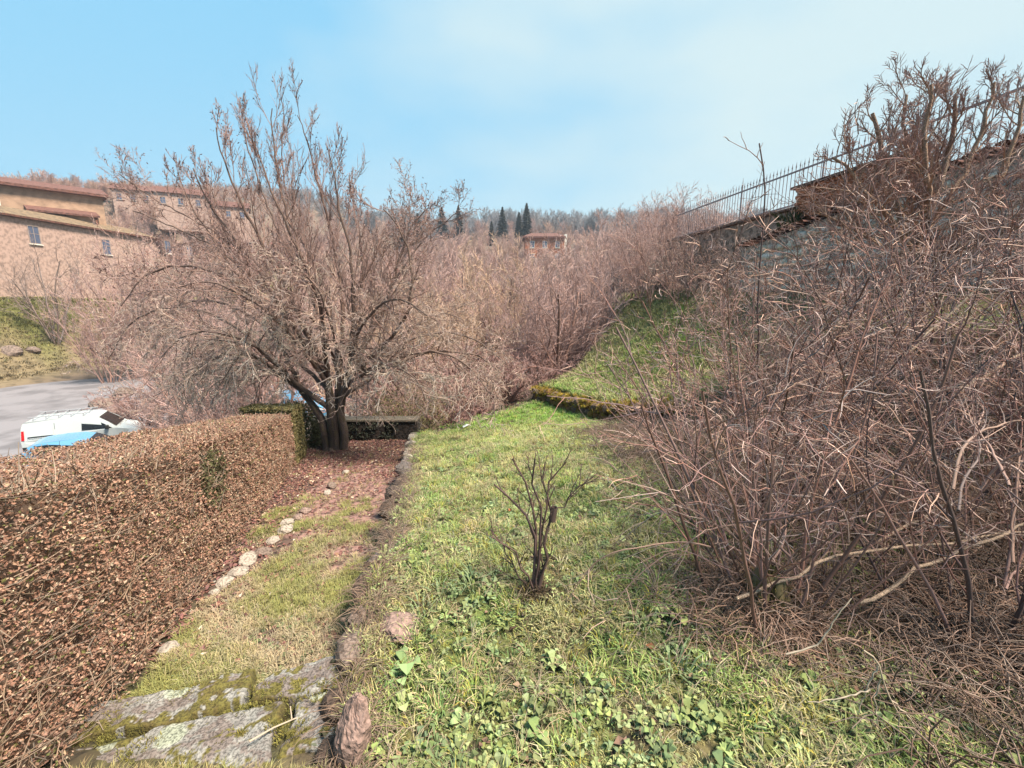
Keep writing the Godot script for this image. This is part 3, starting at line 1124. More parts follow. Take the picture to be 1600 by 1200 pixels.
func build_steps_and_edging() -> void:
	var stone := surface(Color.WHITE, 0.95, "fine", 3.0, 0.6)
	var st := thing("stone_step", "old lichen and moss covered stone step across the path top", "step", Vector3(-1.2, -0.085, -1.60))
	st.rotation.y = deg_to_rad(13.0)
	st.rotation.z = deg_to_rad(2.5)
	var o: MeshInstance3D = null
	var spots := []
	for q in [[0.74, 0.19, 51, -0.34, 0.012, -0.17, 1.0], [0.78, 0.18, 54, 0.45, 0.004, -0.165, -1.5], [0.92, 0.30, 57, -0.26, 0.0, 0.085, 0.5], [0.64, 0.29, 61, 0.545, -0.014, 0.075, -3.0]]:
		o = obj("slab", slab_mesh(q[0], q[1], 0.2, q[2]), stone, st)
		o.position = Vector3(q[3], q[4], q[5])
		o.rotation = Vector3(deg_to_rad(rng.randf_range(-2.0, 2.0)), deg_to_rad(q[6]), deg_to_rad(rng.randf_range(-1.0, 1.0)))
	var mx := []
	var mc := PackedColorArray()
	for k in 2600:
		var p := Vector3(rng.randf_range(-0.7, 0.85), 0.0, rng.randf_range(-0.26, 0.24))
		var m := noise2.get_noise_2d(p.x * 60.0, p.z * 90.0)
		var seam := absf(p.z + 0.07) < 0.015 or absf(p.x - 0.22) < 0.012
		if m < 0.16 and not (seam and m > -0.2): continue
		p.y = 0.0 if not seam else -0.015
		mx.append(yaw_xf(p, rng.randf_range(0.25, 0.6), 0.6))
		mc.push_back(jitter(mixc(Color(0.14, 0.12, 0.025), Color(0.20, 0.18, 0.04), rng.randf()), 0.35))
	scatter("moss", tuft_mesh(73, 12, 0.05, 0.035, 0.007, 0.9), bark, mx, mc, st)
	# dry stone edging between path and lawn
	var shapes := []
	for k in 6:
		shapes.append(stone_mesh(60 + k, 0.85))
	var tones := [Color(0.50, 0.43, 0.39), Color(0.58, 0.49, 0.45), Color(0.43, 0.39, 0.37), Color(0.36, 0.29, 0.25), Color(0.66, 0.61, 0.56), Color(0.32, 0.26, 0.23)]
	var mats := []
	for c in tones:
		mats.append(surface(c, 0.95, "fine", 2.0, 1.0))
	var e := thing("edging_wall", "low dry stone edging wall holding the lawn above the path", "wall", Vector3.ZERO)
	var s := 1.35
	while s < 9.3:
		var len_ := rng.randf_range(0.16, 0.34)
		var p0 := Vector3(edge_x(s), 0, -s)
		var p1 := Vector3(edge_x(s + len_), 0, -s - len_)
		var d := (p1 - p0).normalized()
		var nn := Vector3(d.z, 0, -d.x)
		var lo := path_y(s + len_ / 2)
		var hi := lawn_y(edge_x(s + len_ / 2) + 0.05, s + len_ / 2)
		var rows := 2 if s > 1.7 else 1
		for r in rows:
			if rng.randf() < 0.25: continue
			var hh := (hi - lo + 0.06) / rows
			o = obj("stone", shapes[rng.randi() % 6], mats[([0, 2, 3, 3, 5][rng.randi() % 5]) if s < 5.5 else ([0, 1, 4, 4, 2][rng.randi() % 5])], e)
			var b := Basis(d * len_ * rng.randf_range(0.95, 1.25), Vector3.UP * hh * rng.randf_range(1.1, 1.4), nn * rng.randf_range(0.16, 0.26))
			if s < 4.0: b = b.scaled_local(Vector3(0.85, 0.8, 0.75))
			b = Basis(rand_dir(), rng.randf_range(0.0, 0.22)) * b
			o.transform = Transform3D(b, p0.lerp(p1, 0.5) + Vector3(rng.randf_range(-0.07, -0.01), lo - 0.01 + hh * (r + 0.5), 0))
		s += len_ * 0.95
	# soil face behind the stones
	var g := Geo.new()
	s = 1.0
	while s < 9.4:
		var s2 := s + 0.1
		var a := Vector3(edge_x(s) + 0.03, path_y(s) - 0.1, -s)
		var b := Vector3(edge_x(s2) + 0.03, path_y(s2) - 0.1, -s2)
		var c := Vector3(edge_x(s2) + 0.035, lawn_y(edge_x(s2) + 0.03, s2) - 0.01, -s2)
		var d := Vector3(edge_x(s) + 0.035, lawn_y(edge_x(s) + 0.03, s) - 0.01, -s)
		g.quad(a, b, c, d, jitter(Color(0.07, 0.045, 0.032), 0.4))
		s = s2
	obj("soil", g.mesh(), surface(Color.WHITE, 0.95, "soil", 3.0, 2.0), e)
	var ix := []
	var ic := PackedColorArray()
	for k in 2600:
		var q := 1.0 + 8.3 * pow(rng.randf(), 1.5)
		if noise.get_noise_2d(q * 40.0, 55.0) < -0.12: continue
		var f := rng.randf()
		var yy := lerpf(path_y(q), lawn_y(edge_x(q) + 0.05, q) + 0.02, f)
		ix.append(any_xf(Vector3(edge_x(q) + rng.randf_range(-0.1, 0.03), yy, -q), rng.randf_range(0.016, 0.04)))
		ic.push_back(jitter(Color(0.075, 0.075, 0.045) if rng.randf() < 0.5 else Color(0.16, 0.105, 0.075), 0.5))
	scatter("ivy", leaf_mesh(0.1, 0.4), bark, ix, ic, e)
	# single stones
	for q in [[624.0, 985.0, 0.22, 0.09, "pinkish flat stone lying on the lawn edge beside the dry stone edging", 2], [556.0, 1185.0, 0.13, 0.34, "upright pink stone with ochre moss beside the stone step", 4]]:
		var p := on_lawn(q[0], q[1])
		o = obj("edge_stone", stone_mesh(60 + int(q[5]), 0.85, 4), surface(Color(0.58, 0.48, 0.44), 0.95, "mottle", 2.0, 0.8))
		o.transform = Transform3D(Basis(Vector3.UP, 0.5) * Basis(Vector3.RIGHT * float(q[2]), Vector3(0.12, 1, 0.05) * float(q[3]), Vector3.BACK * float(q[2]) * 1.2), p + Vector3(0.0, float(q[3]) * 0.32, 0))
		tag(o, q[4], "stone")
	# row of rough stones along the foot of the hedge
	for q in [[352.0, 915.0, 0.15], [375.0, 900.0, 0.17], [388.0, 880.0, 0.19], [410.0, 868.0, 0.17], [428.0, 848.0, 0.14], [446.0, 833.0, 0.18], [450.0, 820.0, 0.16], [466.0, 812.0, 0.15], [478.0, 802.0, 0.15], [512.0, 772.0, 0.13], [518.0, 762.0, 0.17], [540.0, 740.0, 0.13], [265.0, 1018.0, 0.12], [336.0, 928.0, 0.09]]:
		var p := on_lawn(q[0], q[1])
		o = obj("path_stone", shapes[rng.randi() % 6], mats[[0, 4, 4, 4, 1][rng.randi() % 5]])
		var z: float = q[2] * 0.72
		o.transform = Transform3D(Basis(Vector3.UP, rng.randf() * TAU) * Basis.from_scale(Vector3(z * 1.25, z * 0.8, z)), p + Vector3(0, z * 0.22, 0))
		tag(o, "rough pale stone in the row along the hedge foot", "stone", "stones along the hedge foot")
	# dark low wall closing the end of the path
	var w := thing("end_wall", "low dark wall with ivy and pale coping closing the path end", "wall", Vector3(-3.0, path_y(9.5), -9.5))
	g = Geo.new()
	g.box(Vector3(-1.35, -0.3, -0.14), Vector3(0.95, 0.42, 0.14), Color.WHITE, 0.015)
	obj("wall", g.mesh(), surface(Color(0.20, 0.16, 0.14), 0.95, "stone", 2.0, 1.5), w)  # wall body in one even dark brown, ivy leaves scattered over it
	g = Geo.new()
	for k in 4:
		g.box(Vector3(-1.38 + k * 0.585, 0.421, -0.17), Vector3(-1.38 + k * 0.585 + 0.58, 0.475, 0.17), Color.WHITE, 0.012)
	obj("coping", g.mesh(), surface(Color(0.42, 0.38, 0.33), 0.95, "fine", 2.0, 1.0), w)
	var xf := []
	var cols := PackedColorArray()
	for k in 1100:
		var p := Vector3(rng.randf_range(-1.3, 0.55), rng.randf_range(-0.05, 0.42), 0.15 + rng.randf() * 0.04)
		if noise.get_noise_2d(p.x * 40.0, p.y * 40.0) < -0.1: continue
		xf.append(any_xf(p, rng.randf_range(0.03, 0.06)))
		cols.push_back(jitter(Color(0.035, 0.038, 0.022), 0.5))
	scatter("ivy", leaf_mesh(0.1, 0.4), bark, xf, cols, w)
	# mossy retaining stones of the upper terrace
	var mw := thing("mossy_wall", "low retaining wall of ochre moss covered stones below the upper terrace", "wall", Vector3.ZERO)
	var A := Vector2(0.66, 13.0)
	var B := Vector2(2.75, 6.95)
	var n := 30
	var mossm := [surface(Color(0.50, 0.38, 0.16), 1.0, "fine", 2.0, 1.5), surface(Color(0.47, 0.33, 0.20), 1.0, "fine", 2.0, 1.5), surface(Color(0.46, 0.37, 0.32), 1.0, "fine", 2.0, 1.5)]
	xf = []
	cols = PackedColorArray()
	for k in n:
		var q := A.lerp(B, (k + 0.5) / n)
		var lo := lawn_y(q.x - 0.15, q.y - 0.1)
		for r in 2:
			o = obj("stone", shapes[rng.randi() % 6], mossm[rng.randi() % 3], mw)
			var d := Vector3(B.x - A.x, 0, -(B.y - A.y)).normalized()
			o.transform = Transform3D(Basis(rand_dir(), 0.12) * Basis(d * 0.27, Vector3.UP * 0.27, d.cross(Vector3.UP) * 0.26), Vector3(q.x + rng.randf_range(-0.03, 0.03), lo + 0.08 + 0.2 * r, -q.y))
		for m in 26:
			xf.append(yaw_xf(Vector3(q.x + rng.randf_range(-0.14, 0.10), lo + rng.randf_range(0.15, 0.42), -q.y + rng.randf_range(-0.16, 0.16)), rng.randf_range(0.5, 1.0), 0.8))
			cols.push_back(jitter(Color(0.33, 0.235, 0.035), 0.35))
	scatter("moss", tuft_mesh(71, 16, 0.06, 0.07, 0.012, 0.8), surface(Color.WHITE, 1.0), xf, cols, mw)

# ---------------------------------------------------------------- hedges
func build_hedges() -> void:
	var twigm := surface(Color.WHITE, 0.9)
	var leafm := surface(Color.WHITE, 0.85)
	leafm.backlight_enabled = true
	leafm.backlight = Color(0.12, 0.08, 0.05)
	var leaf := leaf_mesh(0.12, 0.32)
	# --- long brown hedge
	var hd := thing("brown_hedge", "long clipped hedge with dry brown leaves running down beside the path", "hedge", Vector3.ZERO)
	hedge_body(hd, 0.1, 6.75, 0.72, func(s): return lerpf(1.24, 0.84, s / 7.0), Color(0.20, 0.135, 0.10), twigm)
	var xf := []
	var cols := PackedColorArray()
	var dry_c := [Color(0.31, 0.18, 0.125), Color(0.37, 0.245, 0.175), Color(0.24, 0.135, 0.09), Color(0.30, 0.165, 0.115)]
	for k in 165000:
		var s := 0.15 + 6.6 * pow(rng.randf(), 1.25)
		var pick := rng.randf()
		var H := lerpf(1.24, 0.84, s / 7.0)
		var y := 0.0
		var inx := 0.0
		var bulge := noise.get_noise_2d(s * 30.0, 7.0) * 0.05
		if pick < 0.62:
			y = rng.randf() * H
			inx = -absf(rng.randfn(0.0, 0.03)) + bulge * 0.7 + noise.get_noise_2d(s * 70.0, y * 70.0) * 0.045
			inx -= pow(y / H, 9.0) * 0.035
			# a hollow where the foot is bare
			if y < 0.16 and rng.randf() < 0.55: continue
		else:
			inx = -rng.randf() * 0.78
			y = H - absf(rng.randfn(0.0, 0.025)) + noise.get_noise_2d(s * 40.0, inx * 60.0) * 0.05 - pow(1.0 - clampf(-inx / 0.08, 0.0, 1.0), 2.0) * 0.03
		var p := Vector3(hedge_x(s) + inx, path_y(s) + y, -s)
		xf.append(any_xf(p, rng.randf_range(0.010, 0.021) * (1.0 if s < 3.0 else 1.3)))
		var c: Color = dry_c[rng.randi() % 4]
		if rng.randf() < 0.3: c = Color(0.22, 0.115, 0.08)
		if rng.randf() < 0.07: c = Color(0.40, 0.32, 0.22)
		if rng.randf() < 0.05: c = Color(0.13, 0.13, 0.04)
		# a patch of live leaves in the upper face
		var gp := Vector2(s - 3.35, (y - 0.72) * 1.2).length()
		if gp < 0.28 and pick < 0.62 and rng.randf() < 0.75: c = Color(0.09, 0.085, 0.035)
		cols.push_back(jitter(c, 0.3))
	# rounded end face
	for k in 5000:
		var s := 6.75 + absf(rng.randfn(0.0, 0.02))
		var H := 0.87
		var p := Vector3(hedge_x(s) - rng.randf() * 0.75, path_y(s) + rng.randf() * H, -s)
		xf.append(any_xf(p, rng.randf_range(0.02, 0.04)))
		cols.push_back(jitter(dry_c[rng.randi() % 4], 0.3))
	scatter("leaves", leaf, leafm, xf, cols, hd)
	var g := Geo.new()
	for k in 3600:
		var s := 0.2 + 6.3 * pow(rng.randf(), 2.0)
		var H := lerpf(1.24, 0.84, s / 7.0)
		var y := rng.randf() * H
		var p := Vector3(hedge_x(s) - rng.randf() * 0.09, path_y(s) + y, -s)
		var d := (Vector3(-0.3, 0.0, -0.9) * (1.0 if rng.randf() < 0.5 else -1.0) + rand_dir() * 0.7 + Vector3(0.3, 0.35, 0)).normalized()
		var L := rng.randf_range(0.06, 0.2)
		var m := p + d * L * 0.5 + rand_dir() * 0.012
		g.tube(PackedVector3Array([p, m, p + d * L + rand_dir() * 0.02]), 0.0028, 0.0014, 3, jitter(Color(0.25, 0.18, 0.13), 0.4))
	# twigs standing out of the top
	for k in 1500:
		var s := 0.2 + 6.4 * rng.randf()
		var p := Vector3(hedge_x(s) - rng.randf() * 0.75, path_y(s) + lerpf(1.21, 0.81, s / 7.0), -s)
		var d := (Vector3.UP + rand_dir() * 0.8).normalized()
		g.tube(PackedVector3Array([p, p + d * rng.randf_range(0.03, 0.09)]), 0.002, 0.001, 3, jitter(Color(0.27, 0.2, 0.15), 0.3))
	var tw := obj("twigs", g.mesh(), twigm, hd)
	tw.set_meta("kind", "stuff")
	# --- short green hedge at its end
	hd = thing("green_hedge", "short olive green box hedge at the far end of the brown hedge", "hedge", Vector3.ZERO)
	hedge_body(hd, 6.86, 7.75, 0.8, func(_s): return 0.94, Color(0.13, 0.12, 0.06), twigm)
	xf = []
	cols = PackedColorArray()
	for k in 15000:
		var s := rng.randf_range(6.82, 7.8)
		var pt := rng.randf()
		var inx := -rng.randf() * 0.85
		var y := 0.95 - absf(rng.randfn(0.0, 0.03))
		if pt < 0.45:
			inx = -absf(rng.randfn(0.0, 0.03)) + noise.get_noise_2d(s * 60.0, y * 40.0) * 0.05
			y = rng.randf() * 0.95
		elif pt < 0.65:
			s = 6.83 + absf(rng.randfn(0, 0.02))
			y = rng.randf() * 0.95
		xf.append(any_xf(Vector3(hedge_x(s) + inx + 0.02, path_y(s) + y, -s), rng.randf_range(0.022, 0.045)))
		cols.push_back(jitter(mixc(Color(0.13, 0.12, 0.04), Color(0.19, 0.15, 0.07), rng.randf()), 0.35))
	scatter("leaves", leaf, leafm, xf, cols, hd)
	hd = thing("olive_bush", "olive green leafy bush spilling over behind the low end wall", "bush", Vector3(-2.5, path_y(10.0) - 0.5, -10.3))
	xf = []
	cols = PackedColorArray()
	for k in 6500:
		var d := rand_dir()
		var r := pow(rng.randf(), 0.3)
		var p := Vector3(d.x * r * 1.15, 0.75 + d.y * r * 0.85, d.z * r * 0.6)
		if noise.get_noise_3d(p.x * 30.0, p.y * 30.0, p.z * 30.0) < -0.15: continue
		xf.append(any_xf(p, rng.randf_range(0.03, 0.07)))
		cols.push_back(jitter(mixc(Color(0.13, 0.125, 0.045), Color(0.24, 0.19, 0.085), rng.randf()), 0.4))
	scatter("leaves", leaf_mesh(0.15, 0.2), leafm, xf, cols, hd)
	g = Geo.new()
	for k in 30:
		var d := (rand_dir() + Vector3(0, 1.2, 0)).normalized()
		g.tube(PackedVector3Array([Vector3(0, -0.1, 0), d * 0.6, d * 1.3 + rand_dir() * 0.2]), 0.012, 0.004, 4, Color(0.15, 0.11, 0.07))
	obj("stems", g.mesh(), twigm, hd)
	# --- dark rounded bush behind it
	hd = thing("dark_bush", "dark evergreen bush between the green hedge and the tree trunk", "bush", Vector3(-4.35, path_y(8.6) - 0.1, -8.75))
	xf = []
	cols = PackedColorArray()
	for k in 7000:
		var d := rand_dir()
		d.y = absf(d.y)
		var r := 0.62 * pow(rng.randf(), 0.25)
		var p := Vector3(d.x * r * 1.0, d.y * r * 1.55 + 0.05, d.z * r)
		xf.append(any_xf(p, rng.randf_range(0.03, 0.06)))
		cols.push_back(jitter(Color(0.09, 0.085, 0.035), 0.45))
	scatter("leaves", leaf, leafm, xf, cols, hd)
	g = Geo.new()
	for k in 24:
		var d := (rand_dir() + Vector3(0, 1.4, 0)).normalized()
		g.tube(PackedVector3Array([Vector3.ZERO, d * 0.4, d * 0.75 + rand_dir() * 0.1]), 0.012, 0.004, 4, Color(0.08, 0.055, 0.04))
	obj("stems", g.mesh(), twigm, hd)

func hedge_body(parent: Node3D, s0: float, s1: float, width: float, hgt: Callable, c: Color, m: Material) -> void:
	var g := Geo.new()
	var n := 40
	var prof := [[-0.07, 0.02], [-0.06, 0.5], [-0.08, 0.8], [-0.14, 0.94], [-width + 0.05, 0.94], [-width, 0.8], [-width, 0.02]]
	for k in n:
		for q in prof.size() - 1:
			var pts := []
			for e in [[k, q], [k + 1, q], [k + 1, q + 1], [k, q + 1]]:
				var s := lerpf(s0, s1, float(e[0]) / n)
				var h: float = hgt.call(s)
				pts.append(Vector3(hedge_x(s) + prof[e[1]][0] + noise.get_noise_2d(s * 60.0, e[1] * 30.0) * 0.04, path_y(s) + prof[e[1]][1] * h, -s))
			g.quad(pts[0], pts[1], pts[2], pts[3], c)
	for e in [s0, s1]:
		var h: float = hgt.call(e)
		g.quad(Vector3(hedge_x(e) - 0.07, path_y(e), -e), Vector3(hedge_x(e) - width, path_y(e), -e), Vector3(hedge_x(e) - width, path_y(e) + h * 0.94, -e), Vector3(hedge_x(e) - 0.07, path_y(e) + h * 0.94, -e), c)
	obj("branch_core", g.mesh(), m, parent)

# ---------------------------------------------------------------- main tree
func px_line(a: Array, s: float) -> PackedVector3Array:
	# [px, py, depth offset] ...
	var out := PackedVector3Array()
	for q in a:
		out.push_back(at_depth(q[0], q[1], s + q[2]))
	return out

func build_main_tree() -> void:
	var S := 8.15
	var wood := Geo.new()
	var twig := Geo.new()
	var tips := []
	var base := at_depth(520.0, 715.0, S)
	var dark := Color(0.14, 0.095, 0.08)
	var mid := Color(0.225, 0.145, 0.122)
	var pale := Color(0.42, 0.31, 0.255)
	var ridges := FastNoiseLite.new()
	ridges.seed = 5
	ridges.frequency = 0.9
	var stems := PackedVector3Array()
	# fused stems of the trunk
	for q in [[[[512.0, 722.0, 0.0], [510.0, 690.0, 0.0], [500.0, 650.0, 0.05], [470.0, 610.0, 0.1]], 0.10, 0.05], [[[524.0, 722.0, -0.05], [522.0, 690.0, 0.0], [517.0, 640.0, 0.0], [512.0, 590.0, 0.1]], 0.115, 0.06], [[[534.0, 720.0, 0.05], [538.0, 680.0, 0.05], [532.0, 640.0, 0.1], [545.0, 585.0, 0.1]], 0.09, 0.055], [[[526.0, 720.0, 0.2], [530.0, 670.0, 0.2], [528.0, 620.0, 0.25], [530.0, 580.0, 0.3]], 0.095, 0.05]]:
		var pts := px_line(q[0], S)
		pts[0].y = minf(pts[0].y, ground(pts[0].x, -pts[0].z)) - 0.15
		var sl := smooth_line(pts, 44, 0.003)
		stems.append_array(sl.slice(20))
		wood.bark(sl, q[1], q[2], 22, jitter(dark, 0.15), ridges, Color(0.15, 0.115, 0.045))
	# root flare
	for k in 6:
		var t := TAU * k / 6.0 + 0.3
		var d := Vector3(cos(t), 0, sin(t))
		var a := base + Vector3(0, 0.2, 0) + d * 0.06
		wood.tube(PackedVector3Array([a, a + d * 0.1 + Vector3(0, -0.12, 0), a + d * 0.24 + Vector3(0, -0.26, 0)]), 0.07, 0.03, 6, dark)
	var upright := {"seg": [7, 5, 4], "kids": [8, 5], "ang": [30.0, 32.0], "ratio": [0.5, 0.5], "up": [0.17, 0.18, 0.12], "gnarl": [0.10, 0.14, 0.2], "t0": [0.15, 0.15], "minr": 0.0046, "col": [mid, mid, Color(0.25, 0.16, 0.142)], "tint": 0.3, "limb": Color(0.17, 0.11, 0.09), "first": 40.0, "taper": 0.4, "wood": -1}
	var droop := {"seg": [7, 5, 4, 3], "kids": [6, 5, 2], "ang": [42.0, 45.0, 48.0], "ratio": [0.55, 0.55, 0.55], "up": [-0.05, -0.05, -0.03, -0.02], "gnarl": [0.22, 0.26, 0.3, 0.35], "t0": [0.1, 0.1, 0.1], "minr": 0.0046, "col": [mid, mid, pale, pale], "tint": 0.35, "limb": Color(0.17, 0.115, 0.095), "first": 55.0, "taper": 0.4, "wood": -1}
	var wide := {"seg": [7, 5, 4, 3], "kids": [6, 5, 3], "ang": [38.0, 40.0, 44.0], "ratio": [0.55, 0.52, 0.5], "up": [0.03, 0.05, 0.05, 0.02], "gnarl": [0.16, 0.22, 0.26, 0.3], "t0": [0.1, 0.1, 0.1], "minr": 0.0046, "col": [mid, mid, Color(0.28, 0.185, 0.16)], "tint": 0.35, "limb": Color(0.17, 0.115, 0.095), "first": 50.0, "taper": 0.4, "wood": -1}
	var grey := droop.duplicate()
	grey.col = [pale, Color(0.36, 0.29, 0.235), Color(0.38, 0.31, 0.25), Color(0.36, 0.29, 0.24)]
	grey.kids = [5, 4, 2]
	grey.minr = 0.006
	grey.up = [-0.09, -0.08, -0.06, -0.04]
	var gs := [wood, twig]
	var L := [
		# upright leaders
		[[[512, 600, 0.1], [500, 500, 0.3], [470, 400, 0.5], [440, 300, 0.6], [428, 220, 0.6], [424, 170, 0.6]], 0.055, 0.008, upright, 15, 1.1, 0.25],
		[[[500, 590, 0.0], [470, 500, -0.2], [420, 400, -0.4], [375, 315, -0.5], [350, 250, -0.5], [338, 200, -0.5]], 0.05, 0.007, upright, 15, 1.05, 0.25],
		[[[530, 590, 0.2], [535, 480, 0.6], [520, 380, 0.9], [495, 280, 1.0], [478, 215, 1.0], [466, 180, 1.0]], 0.05, 0.007, upright, 14, 1.0, 0.25],
		[[[540, 590, 0.0], [552, 490, -0.3], [548, 400, -0.5], [530, 330, -0.6], [520, 265, -0.6], [512, 230, -0.5]], 0.048, 0.007, upright, 14, 1.0, 0.25],
		[[[470, 610, 0.1], [420, 500, 0.5], [350, 400, 0.8], [310, 340, 0.9], [290, 300, 0.9], [278, 275, 0.9]], 0.045, 0.007, upright, 14, 0.9, 0.3],
		[[[528, 585, 0.3], [490, 470, 1.0], [430, 350, 1.5], [396, 260, 1.6], [380, 195, 1.6], [375, 165, 1.6]], 0.045, 0.007, upright, 14, 1.0, 0.3],
		[[[545, 590, 0.1], [562, 480, 0.7], [565, 400, 1.0], [556, 340, 1.1], [548, 300, 1.1], [545, 275, 1.1]], 0.042, 0.007, upright, 12, 0.9, 0.3],
		[[[490, 600, 0.0], [440, 480, -0.7], [380, 390, -1.0], [335, 330, -1.1], [310, 290, -1.1], [300, 262, -1.1]], 0.042, 0.007, upright, 13, 0.9, 0.3],
		[[[515, 590, -0.1], [500, 480, -0.8], [460, 380, -1.1], [430, 310, -1.2], [405, 245, -1.2], [398, 210, -1.2]], 0.042, 0.007, upright, 13, 0.95, 0.3],
		[[[525, 590, 0.3], [515, 470, 1.3], [470, 370, 1.7], [445, 290, 1.8], [440, 230, 1.8], [445, 190, 1.8]], 0.042, 0.007, upright, 13, 0.95, 0.3],
		# outward limbs
		[[[545, 590, 0.1], [575, 530, 0.3], [605, 470, 0.4], [625, 400, 0.4], [640, 360, 0.4], [665, 325, 0.4]], 0.055, 0.010, wide, 17, 1.2, 0.2],
		[[[545, 595, 0.0], [600, 540, -0.5], [635, 490, -0.9], [645, 430, -1.0], [630, 370, -1.0], [600, 325, -1.0]], 0.045, 0.009, wide, 16, 1.15, 0.2],
		[[[540, 620, 0.1], [590, 585, 0.2], [650, 555, 0.3], [700, 548, 0.3], [745, 555, 0.3], [780, 580, 0.3]], 0.045, 0.009, droop, 17, 1.1, 0.15],
		[[[535, 600, 0.2], [580, 550, 0.9], [640, 515, 1.5], [690, 490, 1.8], [725, 500, 2.0]], 0.042, 0.009, droop, 15, 1.2, 0.15],
		[[[505, 640, 0.0], [470, 605, 0.0], [430, 575, -0.1], [370, 545, -0.2], [310, 540, -0.3], [260, 570, -0.3]], 0.055, 0.009, droop, 19, 1.15, 0.15],
		[[[500, 590, 0.1], [440, 500, 0.2], [360, 440, 0.2], [290, 415, 0.2], [230, 430, 0.2], [190, 480, 0.2]], 0.05, 0.009, droop, 19, 1.3, 0.15],
		[[[470, 610, 0.1], [410, 550, -0.7], [350, 520, -1.2], [290, 525, -1.4], [250, 560, -1.4]], 0.042, 0.008, droop, 17, 1.05, 0.15],
		[[[510, 580, 0.2], [430, 470, 0.9], [340, 390, 1.4], [260, 350, 1.6], [210, 330, 1.6]], 0.045, 0.009, wide, 18, 1.25, 0.2],
		[[[505, 600, 0.0], [450, 520, -0.9], [380, 460, -1.5], [320, 440, -1.7], [270, 455, -1.7]], 0.042, 0.009, wide, 17, 1.15, 0.2],
		[[[525, 590, -0.1], [520, 520, -0.8], [500, 460, -1.3], [470, 420, -1.5], [430, 400, -1.6]], 0.04, 0.009, droop, 17, 1.15, 0.15],
		[[[535, 590, -0.1], [560, 520, -0.9], [590, 480, -1.4], [630, 470, -1.6], [670, 495, -1.6]], 0.04, 0.009, droop, 16, 1.1, 0.15],
		[[[500, 610, 0.0], [460, 560, 0.6], [400, 500, 1.1], [330, 470, 1.4], [270, 480, 1.5], [220, 520, 1.5]], 0.042, 0.009, droop, 17, 1.2, 0.15],
		[[[460, 600, -0.1], [420, 575, -0.5], [390, 550, -0.8], [370, 560, -1.0], [345, 600, -1.1]], 0.03, 0.006, grey, 16, 0.9, 0.2],
		[[[450, 590, 0.1], [400, 560, -0.2], [350, 555, -0.6], [310, 575, -0.8], [285, 615, -0.8]], 0.028, 0.006, grey, 16, 0.9, 0.2],
		[[[520, 560, 0.1], [490, 500, -0.6], [440, 480, -1.2], [400, 500, -1.5], [380, 540, -1.6]], 0.03, 0.007, grey, 15, 0.95, 0.2],
	]
	# low drooping sprays on both sides
	for q in [[[[470, 610, 0.1], [420, 580, 0.3], [360, 575, 0.5], [300, 590, 0.6], [240, 620, 0.6]], droop], [[[470, 605, 0.1], [380, 520, 0.5], [290, 480, 0.8], [210, 500, 0.9], [170, 560, 0.9]], droop], [[[545, 590, 0.1], [620, 560, -0.5], [690, 550, -0.8], [740, 580, -0.9], [765, 620, -0.9]], droop], [[[545, 590, 0.1], [610, 545, 0.6], [680, 520, 0.9], [740, 530, 1.1], [790, 570, 1.2]], droop], [[[535, 600, 0.1], [580, 580, -0.8], [620, 575, -1.3], [650, 590, -1.5], [665, 625, -1.5]], grey], [[[512, 590, 0.1], [430, 440, 0.6], [330, 360, 1.0], [240, 310, 1.2], [185, 270, 1.2]], wide], [[[545, 590, 0.1], [600, 470, 0.9], [650, 390, 1.2], [690, 350, 1.3], [720, 330, 1.3]], wide]]:
		L.append([q[0], 0.038, 0.008, q[1], 17, 1.15, 0.15])
	for q in L:
		var pts := px_line(q[0], S)
		var best := stems[0]
		for e in stems:
			if e.distance_to(pts[0]) < best.distance_to(pts[0]): best = e
		pts[0] = best
		limb(gs, pts, q[1], q[2], q[3], q[4], q[5], q[6], tips)
	var t := thing("bare_tree", "large spreading bare tree with dark forked trunk beside the path end", "tree")
	var trunk := obj("trunk", wood.mesh(), surface(Color.WHITE, 0.95, "fine", 3.0, 1.0), t)
	trunk.set_meta("label", "dark forked trunk and main limbs")
	obj("crown", twig.mesh(), bark, t)
	# dry reddish buds and leftover leaves on the upper shoots
	var xf := []
	var cols := PackedColorArray()
	for q in tips:
		var p: Vector3 = q[0]
		if p.y < 1.9: continue
		if rng.randf() < 0.45: continue
		for k in 1:
			xf.append(any_xf(p - Vector3(q[1]) * rng.randf() * 0.3, rng.randf_range(0.025, 0.05)))
			cols.push_back(jitter(Color(0.19, 0.10, 0.09), 0.4))
	scatter("dry_buds", leaf_mesh(0.15, 0.22), bark, xf, cols, t)
	print("main tree tris ", (wood.i.size() + twig.i.size()) / 3, " tips ", tips.size())

func smooth_line(pts: PackedVector3Array, m: int, jit: float) -> PackedVector3Array:
	var cv := Curve3D.new()
	for k in pts.size():
		var a := pts[maxi(k - 1, 0)]
		var b := pts[mini(k + 1, pts.size() - 1)]
		cv.add_point(pts[k], (a - b) / 6.0, (b - a) / 6.0)
	var total := cv.get_baked_length()
	var out := PackedVector3Array()
	for k in m + 1:
		out.push_back(cv.sample_baked(total * k / m) + rand_dir() * jit)
	return out

